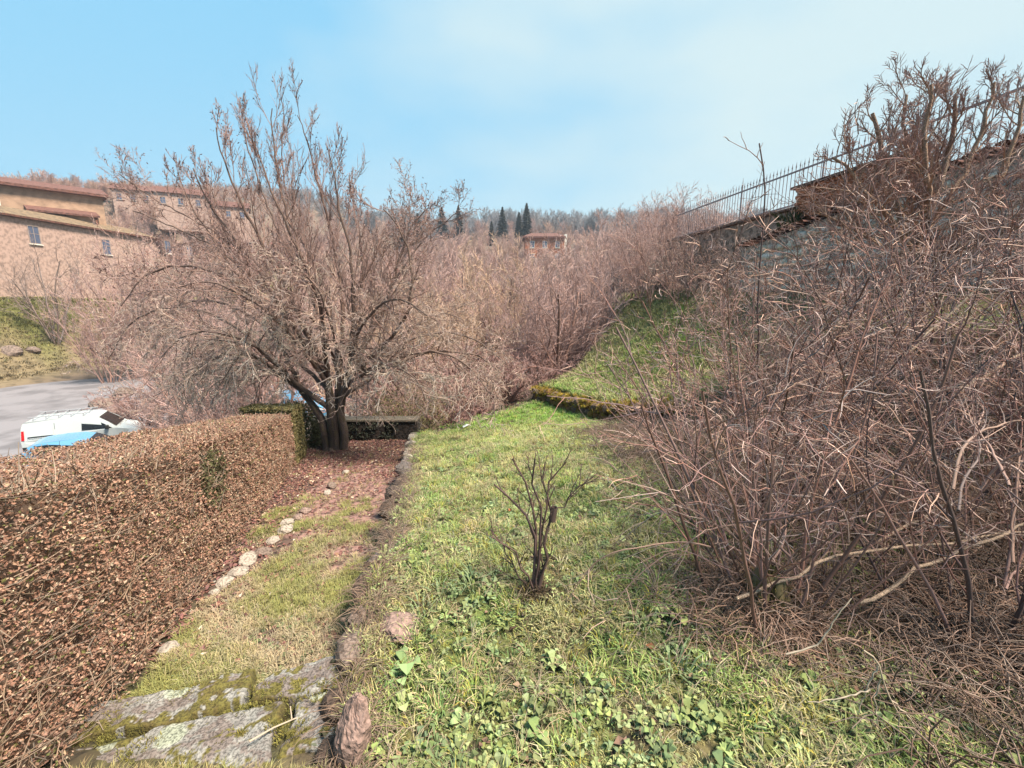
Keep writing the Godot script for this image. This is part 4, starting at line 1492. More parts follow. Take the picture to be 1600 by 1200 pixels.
# ---------------------------------------------------------------- shrubs in the valley
func shrub_proto(called: String, label: String, group: String, stems: int, height: float, spread: float, P: Dictionary) -> Node3D:
	var t := thing(called, label, "shrub", Vector3.ZERO, group)
	var wood := Geo.new()
	var twig := Geo.new()
	for k in stems:
		var a := TAU * k / stems + rng.randf_range(-0.4, 0.4)
		var d := (Vector3(cos(a), 0, sin(a)) * spread * rng.randf_range(0.2, 1.2) + Vector3.UP + Vector3(P.get("lean", Vector3.ZERO))).normalized()
		grow([wood, twig], Vector3(cos(a), 0, sin(a)) * 0.12 * height * rng.randf() - Vector3(0, 0.15, 0), d, height * rng.randf_range(0.65, 1.05), float(P.r0) * rng.randf_range(0.5, 1.4), 0, P, [])
	obj("stems", wood.mesh(), bark, t)
	obj("crown", twig.mesh(), bark, t)
	return t

func build_shrubs() -> void:
	var pk := Color(0.42, 0.27, 0.235)
	var tan_ := Color(0.46, 0.315, 0.225)
	var br := Color(0.25, 0.155, 0.13)
	var P := {"seg": [8, 6, 5, 4], "kids": [9, 7, 5], "ang": [34.0, 36.0, 40.0], "ratio": [0.5, 0.5, 0.5], "up": [0.05, 0.06, 0.04, 0.0], "gnarl": [0.10, 0.17, 0.22, 0.3], "t0": [0.12, 0.12, 0.12], "minr": 0.0085, "col": [br, pk, pk], "tint": 0.35, "r0": 0.05, "wood": 0}
	var protos := []
	protos.append(shrub_proto("bare_shrub", "tall pinkish bare shrub in the tangled scrub below the garden", "bare shrubs in the scrub below the garden", 9, 4.2, 0.55, P))
	P.col = [br, tan_, tan_]
	protos.append(shrub_proto("tan_shrub", "pale straw coloured bare shrub in the scrub behind the tree", "straw coloured shrubs behind the tree", 10, 3.6, 0.45, P))
	P.col = [br, br, Color(0.36, 0.215, 0.19)]
	P.gnarl = [0.16, 0.26, 0.3, 0.34]
	P.up = [-0.01, -0.02, -0.02, -0.02]
	protos.append(shrub_proto("brown_bramble", "low arching brown bramble thicket on the bank beside the lawn", "bramble thickets on the bank", 14, 2.2, 1.0, P))
	# [px, distance, top py, kind]: the foot is on the ground there
	var spots := [
		[880.0, 17.0, 372.0, 0], [835.0, 16.5, 450.0, 0], [800.0, 21.0, 410.0, 0], [745.0, 19.0, 440.0, 1], [700.0, 21.0, 420.0, 1], [660.0, 18.0, 440.0, 1], [610.0, 17.0, 440.0, 1],
		[930.0, 20.0, 380.0, 0], [980.0, 22.0, 350.0, 0], [940.0, 27.0, 335.0, 0], [860.0, 29.0, 385.0, 0], [760.0, 30.0, 375.0, 1], [690.0, 32.0, 365.0, 0], [620.0, 28.0, 380.0, 0], 
		[490.0, 30.0, 440.0, 0], [400.0, 20.0, 470.0, 0], [330.0, 19.0, 500.0, 0], [290.0, 24.0, 480.0, 0], [360.0, 28.0, 440.0, 0], [450.0, 32.0, 420.0, 0], [540.0, 34.0, 400.0, 0], [310.0, 34.0, 440.0, 0], [250.0, 31.0, 520.0, 0], [245.0, 22.0, 590.0, 0], [215.0, 26.0, 600.0, 2],
		[1010.0, 18.0, 330.0, 0], [820.0, 40.0, 385.0, 0], [720.0, 42.0, 360.0, 0], [640.0, 42.0, 355.0, 0], [520.0, 42.0, 370.0, 0], [920.0, 38.0, 350.0, 0], [420.0, 44.0, 400.0, 0], [780.0, 36.0, 395.0, 1], [1050.0, 24.0, 285.0, 0], [1090.0, 22.0, 300.0, 0], [1010.0, 28.0, 300.0, 0], [1130.0, 21.0, 300.0, 0], [970.0, 32.0, 320.0, 0], [145.0, 40.0, 440.0, 0], [180.0, 42.0, 390.0, 0], [215.0, 45.0, 360.0, 0], [255.0, 47.0, 345.0, 0], [300.0, 48.0, 345.0, 0], [350.0, 46.0, 370.0, 0], [590.0, 38.0, 390.0, 1],
		[690.0, 11.8, 590.0, 2], [740.0, 12.6, 570.0, 2], [790.0, 13.4, 560.0, 2], [650.0, 12.2, 590.0, 2], [720.0, 14.2, 540.0, 2], [780.0, 15.5, 520.0, 2], [600.0, 12.5, 590.0, 2], [835.0, 15.5, 545.0, 2], [850.0, 18.0, 520.0, 2], [910.0, 20.0, 500.0, 2], [680.0, 16.0, 510.0, 2], [620.0, 15.0, 540.0, 2],
	]
	var tall := [5.0, 4.2, 2.2]
	var first := [true, true, true]
	for q in spots:
		var k: int = q[3]
		var p := at_depth(q[0], q[2], q[1])
		var h: float = p.y
		var gy := far_y(p.x, q[1]) if (q[1] > 30.0 or p.x < -12.0) else ground(p.x, q[1])
		if q[1] < 31.0 and p.x > wall_x(q[1]) + 0.4: gy = 3.2
		p.y = gy
		var size: float = maxf((h - gy) / tall[k], 0.4)
		var o: Node3D = protos[k]
		if first[k]:
			first[k] = false
			o.position = p; o.rotation.y = rng.randf() * TAU; o.scale = Vector3.ONE * size
		else:
			o = copy_of(protos[k], p, rng.randf() * TAU, size * rng.randf_range(0.94, 1.04))
		var px: float = q[0]
		var where := "in the tangled scrub between the tree and the far house"
		if px < 350.0: where = "in the scrub beside the parking area"
		elif px < 600.0: where = "in the scrub behind the large spreading tree"
		elif px > 900.0: where = "in the scrub beyond the upper terrace"
		o.set_meta("label", ["tall pinkish bare shrub ", "pale straw coloured bare shrub ", "low arching brown bramble "][k] + where)
		if k == 2 and px >= 550.0 and q[1] < 15.0: o.set_meta("label", "low arching brown bramble on the bank between the end wall and the lawn")
		if size > 1.5:
			o.scale.x *= 0.8
			o.scale.z *= 0.8
	# young tree on the meadow bank
	P.gnarl = [0.12, 0.2, 0.25, 0.3]
	P.up = [0.05, 0.05, 0.03, 0.0]
	P.col = [Color(0.22, 0.17, 0.15), Color(0.27, 0.2, 0.17), Color(0.28, 0.2, 0.17)]
	P.minr = 0.013
	P.r0 = 0.12
	var rr := ray(88.0, 537.0)
	var tt := 20.0
	while tt < 80.0 and (rr * tt).y + EYE > far_y(rr.x * tt, -rr.z * tt):
		tt += 0.1
	var yp := rr * tt + Vector3(0, EYE, 0)
	var yt := thing("young_tree", "slender bare multi stemmed tree on the meadow bank below the long building", "tree", yp)
	var wood := Geo.new()
	var twig := Geo.new()
	var th := tt * 0.21
	for k in 5:
		var a := TAU * k / 5.0
		grow([wood, twig], Vector3(cos(a) * 0.15, -0.2, sin(a) * 0.15), (Vector3(cos(a) * 0.35, 1.0, sin(a) * 0.35)).normalized(), th * rng.randf_range(0.7, 1.0), 0.1, 0, P, [])
	obj("trunk", wood.mesh(), bark, yt)
	obj("crown", twig.mesh(), bark, yt)

# ---------------------------------------------------------------- thicket on the right
func build_thicket() -> void:
	var br := Color(0.19, 0.108, 0.09)
	var red := Color(0.235, 0.13, 0.112)
	var pale := Color(0.42, 0.285, 0.235)
	var P := {"seg": [9, 6, 4, 3], "kids": [6, 4, 2], "ang": [38.0, 44.0, 48.0], "ratio": [0.5, 0.48, 0.5], "up": [0.02, 0.02, 0.01, 0.0], "gnarl": [0.12, 0.2, 0.28, 0.34], "t0": [0.18, 0.1, 0.1], "minr": 0.0016, "col": [br, red, red, pale], "tint": 0.6, "wood": 0, "sides": 5, "r0": 0.009}
	# near bush: several variants of cane bushes
	var where := [
		# x, s, stems, height, spread, label
		[1.28, 2.0, 26, 1.7, 0.75, "dense bare cane bush with mossy base standing nearest the small shrub"],
		[2.15, 1.75, 15, 1.7, 0.8, "bare brown cane bush leaning over the cut branches"],
		[1.85, 3.0, 13, 1.9, 0.65, "bare reddish cane bush behind the mossy based bush"],
		[2.9, 2.7, 13, 2.1, 0.65, "bare cane bush with pale twigs beside the cut branches"],
		[2.5, 4.3, 13, 2.3, 0.6, "tall bare thicket bush on the bank below the pollarded tree"],
	]
	var protos := []
	for q in where:
		var p := Vector3(q[0], ground(q[0], q[1]), -q[1])
		P.minr = 0.002 if q[1] < 2.5 else 0.003
		P.lean = Vector3(0.05, 0, -0.38) if q[1] < 2.5 else Vector3.ZERO
		P.kids = [6, 5, 2] if q[1] < 2.5 else [7, 5, 3]
		var t := shrub_proto("cane_bush", q[5], "bare cane bushes on the bank", q[2], q[3], q[4], P)
		t.position = p
		var ag := Geo.new()
		for k in 13:
			var a := rng.randf() * TAU
			var o0 := Vector3(cos(a), 0, sin(a)) * rng.randf() * 0.3 + Vector3(0, rng.randf_range(0.05, 0.9) * float(q[3]) * 0.5, 0)
			var d := (Vector3(rng.randf_range(-1, 1), rng.randf_range(0.1, 1.0), rng.randf_range(-1, 0.45 if q[1] > 2.5 else 0.1))).normalized()
			var pts := PackedVector3Array([o0])
			var n := 16
			var L := rng.randf_range(0.5, 1.25)
			var sag := rng.randf_range(0.02, 0.1)
			for e in n:
				d = (d + Vector3(0, -sag, 0) + rand_dir() * 0.2).normalized()
				o0 += d * L / n
				pts.push_back(o0)
				if e > 2 and rng.randf() < 0.45:
					var sd := (d + rand_dir() * 0.9).normalized()
					ag.tube(PackedVector3Array([o0, o0 + sd * 0.08 + rand_dir() * 0.01, o0 + sd * rng.randf_range(0.12, 0.28) + rand_dir() * 0.03]), 0.0028, 0.0014, 4, jitter(pale, 0.3))
			ag.tube(pts, rng.randf_range(0.003, 0.0075), 0.002, 5, jitter(mixc(pale, br, rng.randf()), 0.4))
		obj("arching_canes", ag.mesh(), bark, t).set_meta("kind", "stuff")
		if protos.is_empty():
			var sg := Geo.new()
			for k in 14:
				var a := rng.randf() * TAU
				var d := Vector3(cos(a), 0, sin(a))
				sg.bark(PackedVector3Array([d * 0.03 + Vector3(0, 0.22, 0), d * 0.07 + Vector3(0, 0.1, 0), d * 0.13 + Vector3(0, 0.03, 0), d * 0.22 + Vector3(0, -0.03, 0)]), 0.03, 0.02, 8, Color(0.15, 0.095, 0.065), noise, Color(0.13, 0.115, 0.03))
			obj("mossy_stump", sg.mesh(), bark, t)
			var mx := []
			var mc := PackedColorArray()
			for k in 140:
				var a := rng.randf() * TAU
				var rr := rng.randf() * 0.16
				mx.append(yaw_xf(Vector3(cos(a) * rr, 0.2 - rr * 1.1, sin(a) * rr), rng.randf_range(0.4, 0.8), 1.0))
				mc.push_back(jitter(mixc(Color(0.14, 0.12, 0.03), Color(0.17, 0.11, 0.06), rng.randf()), 0.4))
			scatter("moss", tuft_mesh(72, 12, 0.05, 0.06, 0.008, 0.8), bark, mx, mc, t)
		protos.append(t)
	var more := [
		[3.9, 3.6, 1.05, 3, 0], [4.7, 5.0, 1.1, 4, 0], [3.6, 5.6, 0.95, 2, 0], [4.2, 6.8, 1.05, 3, 2], [5.3, 6.4, 0.8, 4, 2], [4.9, 3.2, 1.1, 2, 0],
		[4.7, 10.4, 0.85, 2, 3], [5.3, 9.3, 0.85, 3, 4], [5.7, 12.0, 0.75, 4, 4], [5.1, 14.0, 1.1, 2, 4], [5.9, 15.0, 1.3, 2, 4], [3.7, 1.9, 0.95, 3, 0], [5.6, 4.4, 0.85, 4, 2], [4.9, 16.0, 1.2, 4, 3], [6.4, 7.4, 0.6, 4, 2],
	]
	var names := ["bare brown bush in the thicket behind the cut branches", "bare brown bush in the thicket before the mossy wall", "bare bush at the foot of the pollarded tree", "bare brown bush growing on the upper terrace behind the mossy wall", "bare bush standing before the pale stone wall"]
	for q in more:
		copy_of(protos[q[3]], Vector3(q[0], ground(q[0], q[1]) - 0.03, -q[1]), rng.randf() * TAU, q[2], names[q[4]])
	# pollarded tree against the wall
	var wood := Geo.new()
	var twig := Geo.new()
	var tips := []
	var S := 6.0
	var pol := {"seg": [5, 4, 3], "kids": [8, 6], "ang": [34.0, 42.0], "ratio": [0.6, 0.6], "up": [0.12, 0.1, 0.06], "gnarl": [0.2, 0.26, 0.3], "t0": [0.3, 0.3], "minr": 0.0042, "col": [Color(0.33, 0.215, 0.15), Color(0.30, 0.185, 0.15), Color(0.32, 0.195, 0.165)], "tint": 0.35, "first": 42.0, "taper": 0.5, "wood": -1}
	var limbs := [
		[[[1440, 520, 0.0], [1432, 450, 0.0], [1425, 390, 0.0], [1400, 320, 0.0], [1385, 260, 0.0], [1372, 205, 0.0], [1362, 175, 0.0]], 0.06, 0.02],
		[[[1440, 520, 0.0], [1440, 430, 0.1], [1445, 350, 0.1], [1470, 280, 0.1], [1488, 210, 0.1], [1495, 150, 0.1]], 0.06, 0.02],
		[[[1428, 400, 0.0], [1390, 340, -0.3], [1350, 300, -0.5], [1320, 260, -0.5], [1300, 245, -0.5]], 0.04, 0.014],
		[[[1445, 360, 0.1], [1490, 300, 0.4], [1520, 240, 0.5], [1540, 180, 0.5], [1555, 130, 0.5]], 0.045, 0.016],
		[[[1436, 400, 0.0], [1420, 310, 0.3], [1420, 240, 0.4], [1410, 180, 0.4], [1418, 150, 0.4]], 0.045, 0.016],
		[[[1445, 380, 0.1], [1450, 300, -0.3], [1445, 230, -0.4], [1452, 170, -0.4], [1455, 130, -0.4]], 0.045, 0.016],
		[[[1450, 420, 0.1], [1510, 350, 0.0], [1560, 280, 0.0], [1590, 210, 0.0], [1600, 150, 0.0]], 0.045, 0.016],
		[[[1430, 430, 0.0], [1370, 380, 0.2], [1320, 350, 0.3], [1280, 330, 0.3]], 0.035, 0.012],
		[[[1450, 450, 0.1], [1530, 400, -0.4], [1590, 340, -0.5], [1640, 280, -0.5]], 0.04, 0.014],
	]
	for q in limbs:
		var pts := px_line(q[0], S)
		if q[0][0][1] >= 500:
			pts[0].y = ground(pts[0].x, -pts[0].z) - 0.1
		limb([wood, twig], pts, q[1], q[2], pol, 17, 0.6, 0.2, tips)
	var t := thing("pollarded_tree", "knobbly pollarded bare tree rising in front of the iron railing", "tree")
	obj("trunk", wood.mesh(), surface(Color.WHITE, 0.95, "fine", 3.0, 1.0), t)
	obj("crown", twig.mesh(), bark, t)
	# lone straight suckers
	for q in [[[[1178, 760, 0.0], [1183, 600, 0.0], [1186, 430, 0.0], [1196, 310, 0.0], [1187, 225, 0.0]], 3.4, 0.009, "long lone upright cane with buds rising above the thicket"], [[[1100, 880, 0.0], [1102, 800, 0.0], [1106, 750, 0.0], [1122, 735, 0.0]], 2.5, 0.007, "short dark hooked cane standing beside the mossy based bush"], [[[1335, 890, 0.0], [1322, 760, 0.0], [1318, 650, 0.0], [1321, 560, 0.0]], 2.9, 0.006, "dark upright cane behind the cut branches"], [[[1488, 720, 0.0], [1482, 640, 0.0], [1474, 540, 0.0], [1470, 470, 0.0]], 3.4, 0.008, "dark crooked cane rising from the thicket by the wall"]]:
		var g := Geo.new()
		var pts := px_line(q[0], q[1])
		pts[0].y = minf(pts[0].y, ground(pts[0].x, -pts[0].z) - 0.03)
		var line := smooth_line(pts, 16, 0.006)
		g.tube(line, q[2], q[2] * 0.5, 6, Color(0.075, 0.045, 0.04))
		for k in range(3, 16):
			var d := (Vector3.UP + rand_dir()).normalized()
			g.tube(PackedVector3Array([line[k], line[k] + d * 0.02, line[k] + d * 0.035]), 0.006, 0.001, 4, Color(0.12, 0.07, 0.06))
		var o := obj("tall_cane", g.mesh(), bark)
		tag(o, q[3], "cane")
	# cut branches lying against the bushes
	for q in [[[[1148, 935, 0.0], [1230, 905, 0.05], [1330, 862, 0.1], [1450, 850, 0.1], [1640, 828, 0.1]], 1.88, 0.0085, "pale peeled cut branch lying across the brush"], [[[1345, 945, 0.0], [1385, 925, 0.05], [1440, 885, 0.1], [1530, 850, 0.1], [1640, 800, 0.1]], 1.82, 0.0095, "tan cut branch with sawn end lying on the brush"], [[[1240, 920, 0.2], [1330, 870, 0.25], [1420, 820, 0.3], [1480, 790, 0.3]], 2.0, 0.010, "brown cut branch propped behind the peeled one"], [[[1290, 700, 0.0], [1335, 650, 0.1], [1370, 600, 0.1], [1460, 510, 0.2], [1560, 420, 0.2]], 2.6, 0.010, "long smooth forked pole leaning through the thicket"], [[[1500, 610, 0.0], [1560, 575, 0.1], [1640, 530, 0.1]], 2.9, 0.013, "thick pale cut branch lying on the sunny bank patch"]]:
		var g := Geo.new()
		var line := smooth_line(px_line(q[0], q[1]), 14, 0.011)
		g.tube(line, q[2], q[2] * 0.6, 8, Color(0.43, 0.30, 0.21))
		# sawn ends
		for e in [0, line.size() - 1]:
			var nn := (line[1] - line[0]).normalized() if e == 0 else (line[-1] - line[-2]).normalized()
			var a := nn.cross(Vector3.UP).normalized()
			var b := nn.cross(a)
			var rr: float = q[2] * (1.0 if e == 0 else 0.6)
			for k in 8:
				g.tri(line[e], line[e] + (a * cos(TAU * k / 8) + b * sin(TAU * k / 8)) * rr, line[e] + (a * cos(TAU * (k + 1) / 8) + b * sin(TAU * (k + 1) / 8)) * rr, Color(0.5, 0.36, 0.24))
		for k in 5:
			var i := rng.randi_range(3, 12)
			var d := ((line[i + 1] - line[i]).normalized() + rand_dir() * 0.8).normalized()
			g.tube(PackedVector3Array([line[i], line[i] + d * 0.12, line[i] + d * 0.25 + rand_dir() * 0.04]), q[2] * 0.35, q[2] * 0.12, 5, Color(0.27, 0.18, 0.135))
		var o := obj("cut_branch", g.mesh(), surface(Color.WHITE, 0.85, "fine", 4.0, 0.5))
		tag(o, q[3], "branch")
	# pale forked lichen twig hanging at the front
	var g := Geo.new()
	var LC := Color(0.36, 0.29, 0.215)
	for q in [[[1350, 1015], [1370, 1028], [1378, 1060], [1390, 1085], [1405, 1120], [1402, 1160], [1398, 1200]], [[1372, 1040], [1360, 1065], [1350, 1090], [1342, 1112]], [[1378, 1060], [1366, 1090], [1370, 1130]], [[1362, 1078], [1335, 1085], [1300, 1092], [1262, 1098]], [[1230, 1022], [1280, 1005], [1310, 960], [1330, 935]], [[1395, 1095], [1420, 1120], [1445, 1150]]]:
		var a := []
		for e in q: a.append([e[0], e[1], 0.0])
		g.tube(smooth_line(px_line(a, 1.3), 12, 0.004), 0.0034, 0.0016, 5, LC)
	var o2 := obj("lichen_twig", g.mesh(), bark)
	tag(o2, "pale forked lichen covered twig hanging below the cane bush", "twig")

# ---------------------------------------------------------------- vehicles
func extrude_body(prof: Array, half: Callable, col: Color) -> ArrayMesh:
	# prof: closed outline (x along the car, y up), half(x, y) = half width there
	var g := Geo.new()
	var n := prof.size()
	var c := Vector2.ZERO
	for p in prof: c += p
	c /= n
	for k in n:
		var a: Vector2 = prof[k]
		var b: Vector2 = prof[(k + 1) % n]
		var ha: float = half.call(a.x, a.y)
		var hb: float = half.call(b.x, b.y)
		g.quad(Vector3(a.x, a.y, ha), Vector3(b.x, b.y, hb), Vector3(b.x, b.y, -hb), Vector3(a.x, a.y, -ha), col)
	var tri := Geometry2D.triangulate_polygon(PackedVector2Array(prof))
	for sd in [-1.0, 1.0]:
		for k in range(0, tri.size(), 3):
			var q := []
			for e in 3:
				var p: Vector2 = prof[tri[k + e]]
				q.append(Vector3(p.x, p.y, sd * float(half.call(p.x, p.y))))
			g.tri(q[0], q[1], q[2], col)
	return g.mesh()

func wheel_at(parent: Node3D, p: Vector3, r: float) -> void:
	var g := Geo.new()
	var ring := PackedVector3Array([Vector3(0, 0, -0.1), Vector3(0, 0, 0.1)])
	g.tube(ring, r, r, 24, Color(0.02, 0.02, 0.02))
	for k in 24:
		for z in [-0.1, 0.1]:
			var a := Vector3(cos(TAU * k / 24) * r, sin(TAU * k / 24) * r, z)
			var b := Vector3(cos(TAU * (k + 1) / 24) * r, sin(TAU * (k + 1) / 24) * r, z)
			g.tri(Vector3(0, 0, z), a, b, Color(0.02, 0.02, 0.02))
	var w := obj("wheel", g.mesh(), surface(Color.WHITE, 0.8), parent)
	w.position = p
	g = Geo.new()
	for z in [-0.105, 0.105]:
		for k in 20:
			g.tri(Vector3(0, 0, z * 1.1), Vector3(cos(TAU * k / 20) * r * 0.62, sin(TAU * k / 20) * r * 0.62, z), Vector3(cos(TAU * (k + 1) / 20) * r * 0.62, sin(TAU * (k + 1) / 20) * r * 0.62, z), Color(0.4, 0.4, 0.4))
	obj("rim", g.mesh(), surface(Color.WHITE, 0.4), w)

func side_panel(called: String, prof: Array, half: Callable, off: float, mat: Material, parent: Node) -> void:
	for sd in [-1.0, 1.0]:
		var g := Geo.new()
		var tri := Geometry2D.triangulate_polygon(PackedVector2Array(prof))
		for k in range(0, tri.size(), 3):
			var q := []
			for e in 3:
				var p: Vector2 = prof[tri[k + e]]
				q.append(Vector3(p.x, p.y, sd * (float(half.call(p.x, p.y)) + off)))
			g.tri(q[0], q[1], q[2])
		obj(called, g.mesh(), mat, parent)

func V(a: float, b: float) -> Vector2:
	return Vector2(a, b)

func build_cars() -> void:
	var glass := surface(Color(0.10, 0.09, 0.09), 0.08)
	var black := surface(Color(0.12, 0.12, 0.12), 0.6)
	var red := surface(Color(0.72, 0.06, 0.08), 0.3)
	var lamp := surface(Color(0.8, 0.82, 0.85), 0.15)
	var white := surface(Color(0.73, 0.75, 0.745), 0.3)
	white.clearcoat_enabled = true
	var blue := surface(Color(0.36, 0.58, 0.72), 0.2)
	blue.clearcoat_enabled = true
	# --- white van
	var vp := [V(-2.2, 0.35), V(-2.22, 0.9), V(-2.16, 1.5), V(-2.08, 1.74), V(-1.95, 1.82), V(-0.6, 1.86), V(0.3, 1.83), V(0.62, 1.74), V(1.0, 1.45), V(1.34, 1.14), V(1.7, 1.05), V(2.0, 0.95), V(2.14, 0.78), V(2.18, 0.45), V(2.1, 0.3), V(1.75, 0.28), V(0.95, 0.28), V(-1.0, 0.28), V(-1.75, 0.28)]
	var vh := func(x: float, y: float) -> float:
		var w := 0.9 - 0.13 * sm(0.95, 1.86, y) - 0.05 * sm(0.5, 0.2, y)
		return w - 0.16 * sm(1.5, 2.2, x) - 0.05 * sm(-1.9, -2.25, x)
	var spot := at_depth(138.0, 668.0, 22.0)
	var van := thing("parked_van", "white panel van with roof rack parked below the hedge", "van", Vector3(spot.x, FLOOR + 0.07, spot.z))
	van.rotation.y = deg_to_rad(28.0)
	obj("body", extrude_body(vp, vh, Color.WHITE), white, van)
	side_panel("window", [V(0.0, 1.18), V(0.02, 1.62), V(0.48, 1.64), V(0.86, 1.40), V(1.16, 1.15)], vh, 0.006, glass, van)
	side_panel("pressed_panel", [V(-1.95, 1.12), V(-1.85, 1.5), V(-1.2, 1.58), V(-1.05, 1.55), V(-1.05, 1.12)], vh, 0.012, white, van)
	side_panel("door_gap", [V(-0.98, 0.5), V(-0.98, 1.66), V(-0.965, 1.66), V(-0.965, 0.5)], vh, 0.005, black, van)
	side_panel("door_gap", [V(-0.06, 0.45), V(-0.06, 1.7), V(-0.045, 1.7), V(-0.045, 0.45)], vh, 0.005, black, van)
	side_panel("slide_rail", [V(-1.95, 1.06), V(-1.95, 1.09), V(-0.95, 1.09), V(-0.95, 1.06)], vh, 0.01, black, van)
	side_panel("tail_light", [V(-2.19, 0.95), V(-2.15, 1.4), V(-2.05, 1.4), V(-2.07, 0.95)], vh, 0.012, red, van)
	side_panel("headlight", [V(1.72, 0.84), V(1.8, 0.97), V(2.0, 0.9), V(2.1, 0.78)], vh, 0.012, lamp, van)
	side_panel("bumper", [V(1.85, 0.32), V(1.85, 0.62), V(2.14, 0.62), V(2.12, 0.34)], vh, 0.012, black, van)
	side_panel("bumper", [V(-2.2, 0.36), V(-2.2, 0.62), V(-1.85, 0.62), V(-1.85, 0.34)], vh, 0.012, black, van)
	var g := Geo.new()
	g.quad(Vector3(0.66, 1.72, 0.66), Vector3(1.28, 1.21, 0.74), Vector3(1.28, 1.21, -0.74), Vector3(0.66, 1.72, -0.66))
	for k in g.v.size(): g.v[k] += Vector3(0.02, 0.02, 0)
	obj("windscreen", g.mesh(), glass, van)
	var rack := Geo.new()
	for x in [-1.7, -1.25, -0.8, -0.35, 0.1]:
		rack.tube(PackedVector3Array([Vector3(x, 1.84, -0.68), Vector3(x, 1.97, -0.66), Vector3(x, 1.98, 0.66), Vector3(x, 1.84, 0.68)]), 0.022, 0.022, 6, Color(0.3, 0.3, 0.32))
	for z in [-0.62, 0.62]:
		rack.tube(PackedVector3Array([Vector3(-1.9, 1.99, z), Vector3(0.35, 1.99, z)]), 0.018, 0.018, 6, Color(0.3, 0.3, 0.32))
	obj("roof_rack", rack.mesh(), surface(Color.WHITE, 0.4), van)
	for sd in [-1.0, 1.0]:
		g = Geo.new()
		g.box(Vector3(0.92, 1.14, sd * 0.98 - 0.1), Vector3(1.05, 1.34, sd * 0.98 + 0.1), Color.WHITE, 0.03)
		obj("mirror", g.mesh(), black, van)
	for x in [-1.38, 1.35]:
		for z in [-0.78, 0.78]:
			wheel_at(van, Vector3(x, 0.31, z), 0.31)
	# --- blue hatchback
	var cp := [V(-1.9, 0.4), V(-1.95, 0.75), V(-1.85, 0.95), V(-1.55, 1.32), V(-1.25, 1.42), V(-0.6, 1.46), V(0.0, 1.44), V(0.35, 1.36), V(0.95, 1.0), V(1.55, 0.9), V(1.86, 0.74), V(1.92, 0.45), V(1.8, 0.28), V(-1.8, 0.28)]
	var ch := func(x: float, y: float) -> float:
		var w := 0.85 - 0.2 * sm(0.85, 1.46, y)
		return w - 0.16 * sm(1.3, 1.95, x) - 0.1 * sm(-1.5, -1.95, x)
	for q in [[128.0, 690.0, 19.6, "light blue hatchback parked in front of the white van", 30.0], [470.0, 628.0, 25.0, "bright blue hatchback glimpsed through the tree trunk limbs", -8.0]]:
		var p := at_depth(q[0], q[1], q[2])
		var gy := maxf(far_y(p.x, -p.z), FLOOR + 0.07)
		if q[0] > 300.0:
			gy = p.y - 0.9
		var car := thing("parked_car", q[3], "car", Vector3(p.x, gy, p.z))
		car.rotation.y = deg_to_rad(q[4])
		obj("body", extrude_body(cp, ch, Color.WHITE), blue, car)
		side_panel("window", [V(-0.42, 0.95), V(-0.42, 1.36), V(0.02, 1.36), V(0.3, 1.29), V(0.78, 1.0)], ch, 0.006, glass, car)
		side_panel("window", [V(-1.5, 1.0), V(-1.3, 1.32), V(-0.5, 1.37), V(-0.5, 0.95)], ch, 0.006, glass, car)
		side_panel("headlight", [V(1.45, 0.72), V(1.5, 0.86), V(1.8, 0.74), V(1.84, 0.66)], ch, 0.01, lamp, car)
		side_panel("tail_light", [V(-1.93, 0.72), V(-1.84, 0.93), V(-1.7, 0.9), V(-1.72, 0.72)], ch, 0.01, red, car)
		g = Geo.new()
		g.quad(Vector3(0.40, 1.35, 0.6), Vector3(0.92, 1.035, 0.7), Vector3(0.92, 1.035, -0.7), Vector3(0.40, 1.35, -0.6))
		for k in g.v.size(): g.v[k] += Vector3(0.012, 0.014, 0)
		obj("windscreen", g.mesh(), glass, car)
		for x in [-1.2, 1.2]:
			for z in [-0.74, 0.74]:
				wheel_at(car, Vector3(x, 0.29, z), 0.29)
		if q[0] > 300.0:
			# the yard it stands on
			var yg := Geo.new()
			yg.box(Vector3(p.x - 7.0, gy - 0.5, p.z - 4.0), Vector3(p.x + 5.0, gy, p.z + 4.0))
			var yo := obj("yard_ground", yg.mesh(), surface(Color(0.5, 0.47, 0.44), 0.95, "stone", 0.5, 0.0))
			tag(yo, "gravel yard behind the tree where the blue car stands", "yard", "", "structure")

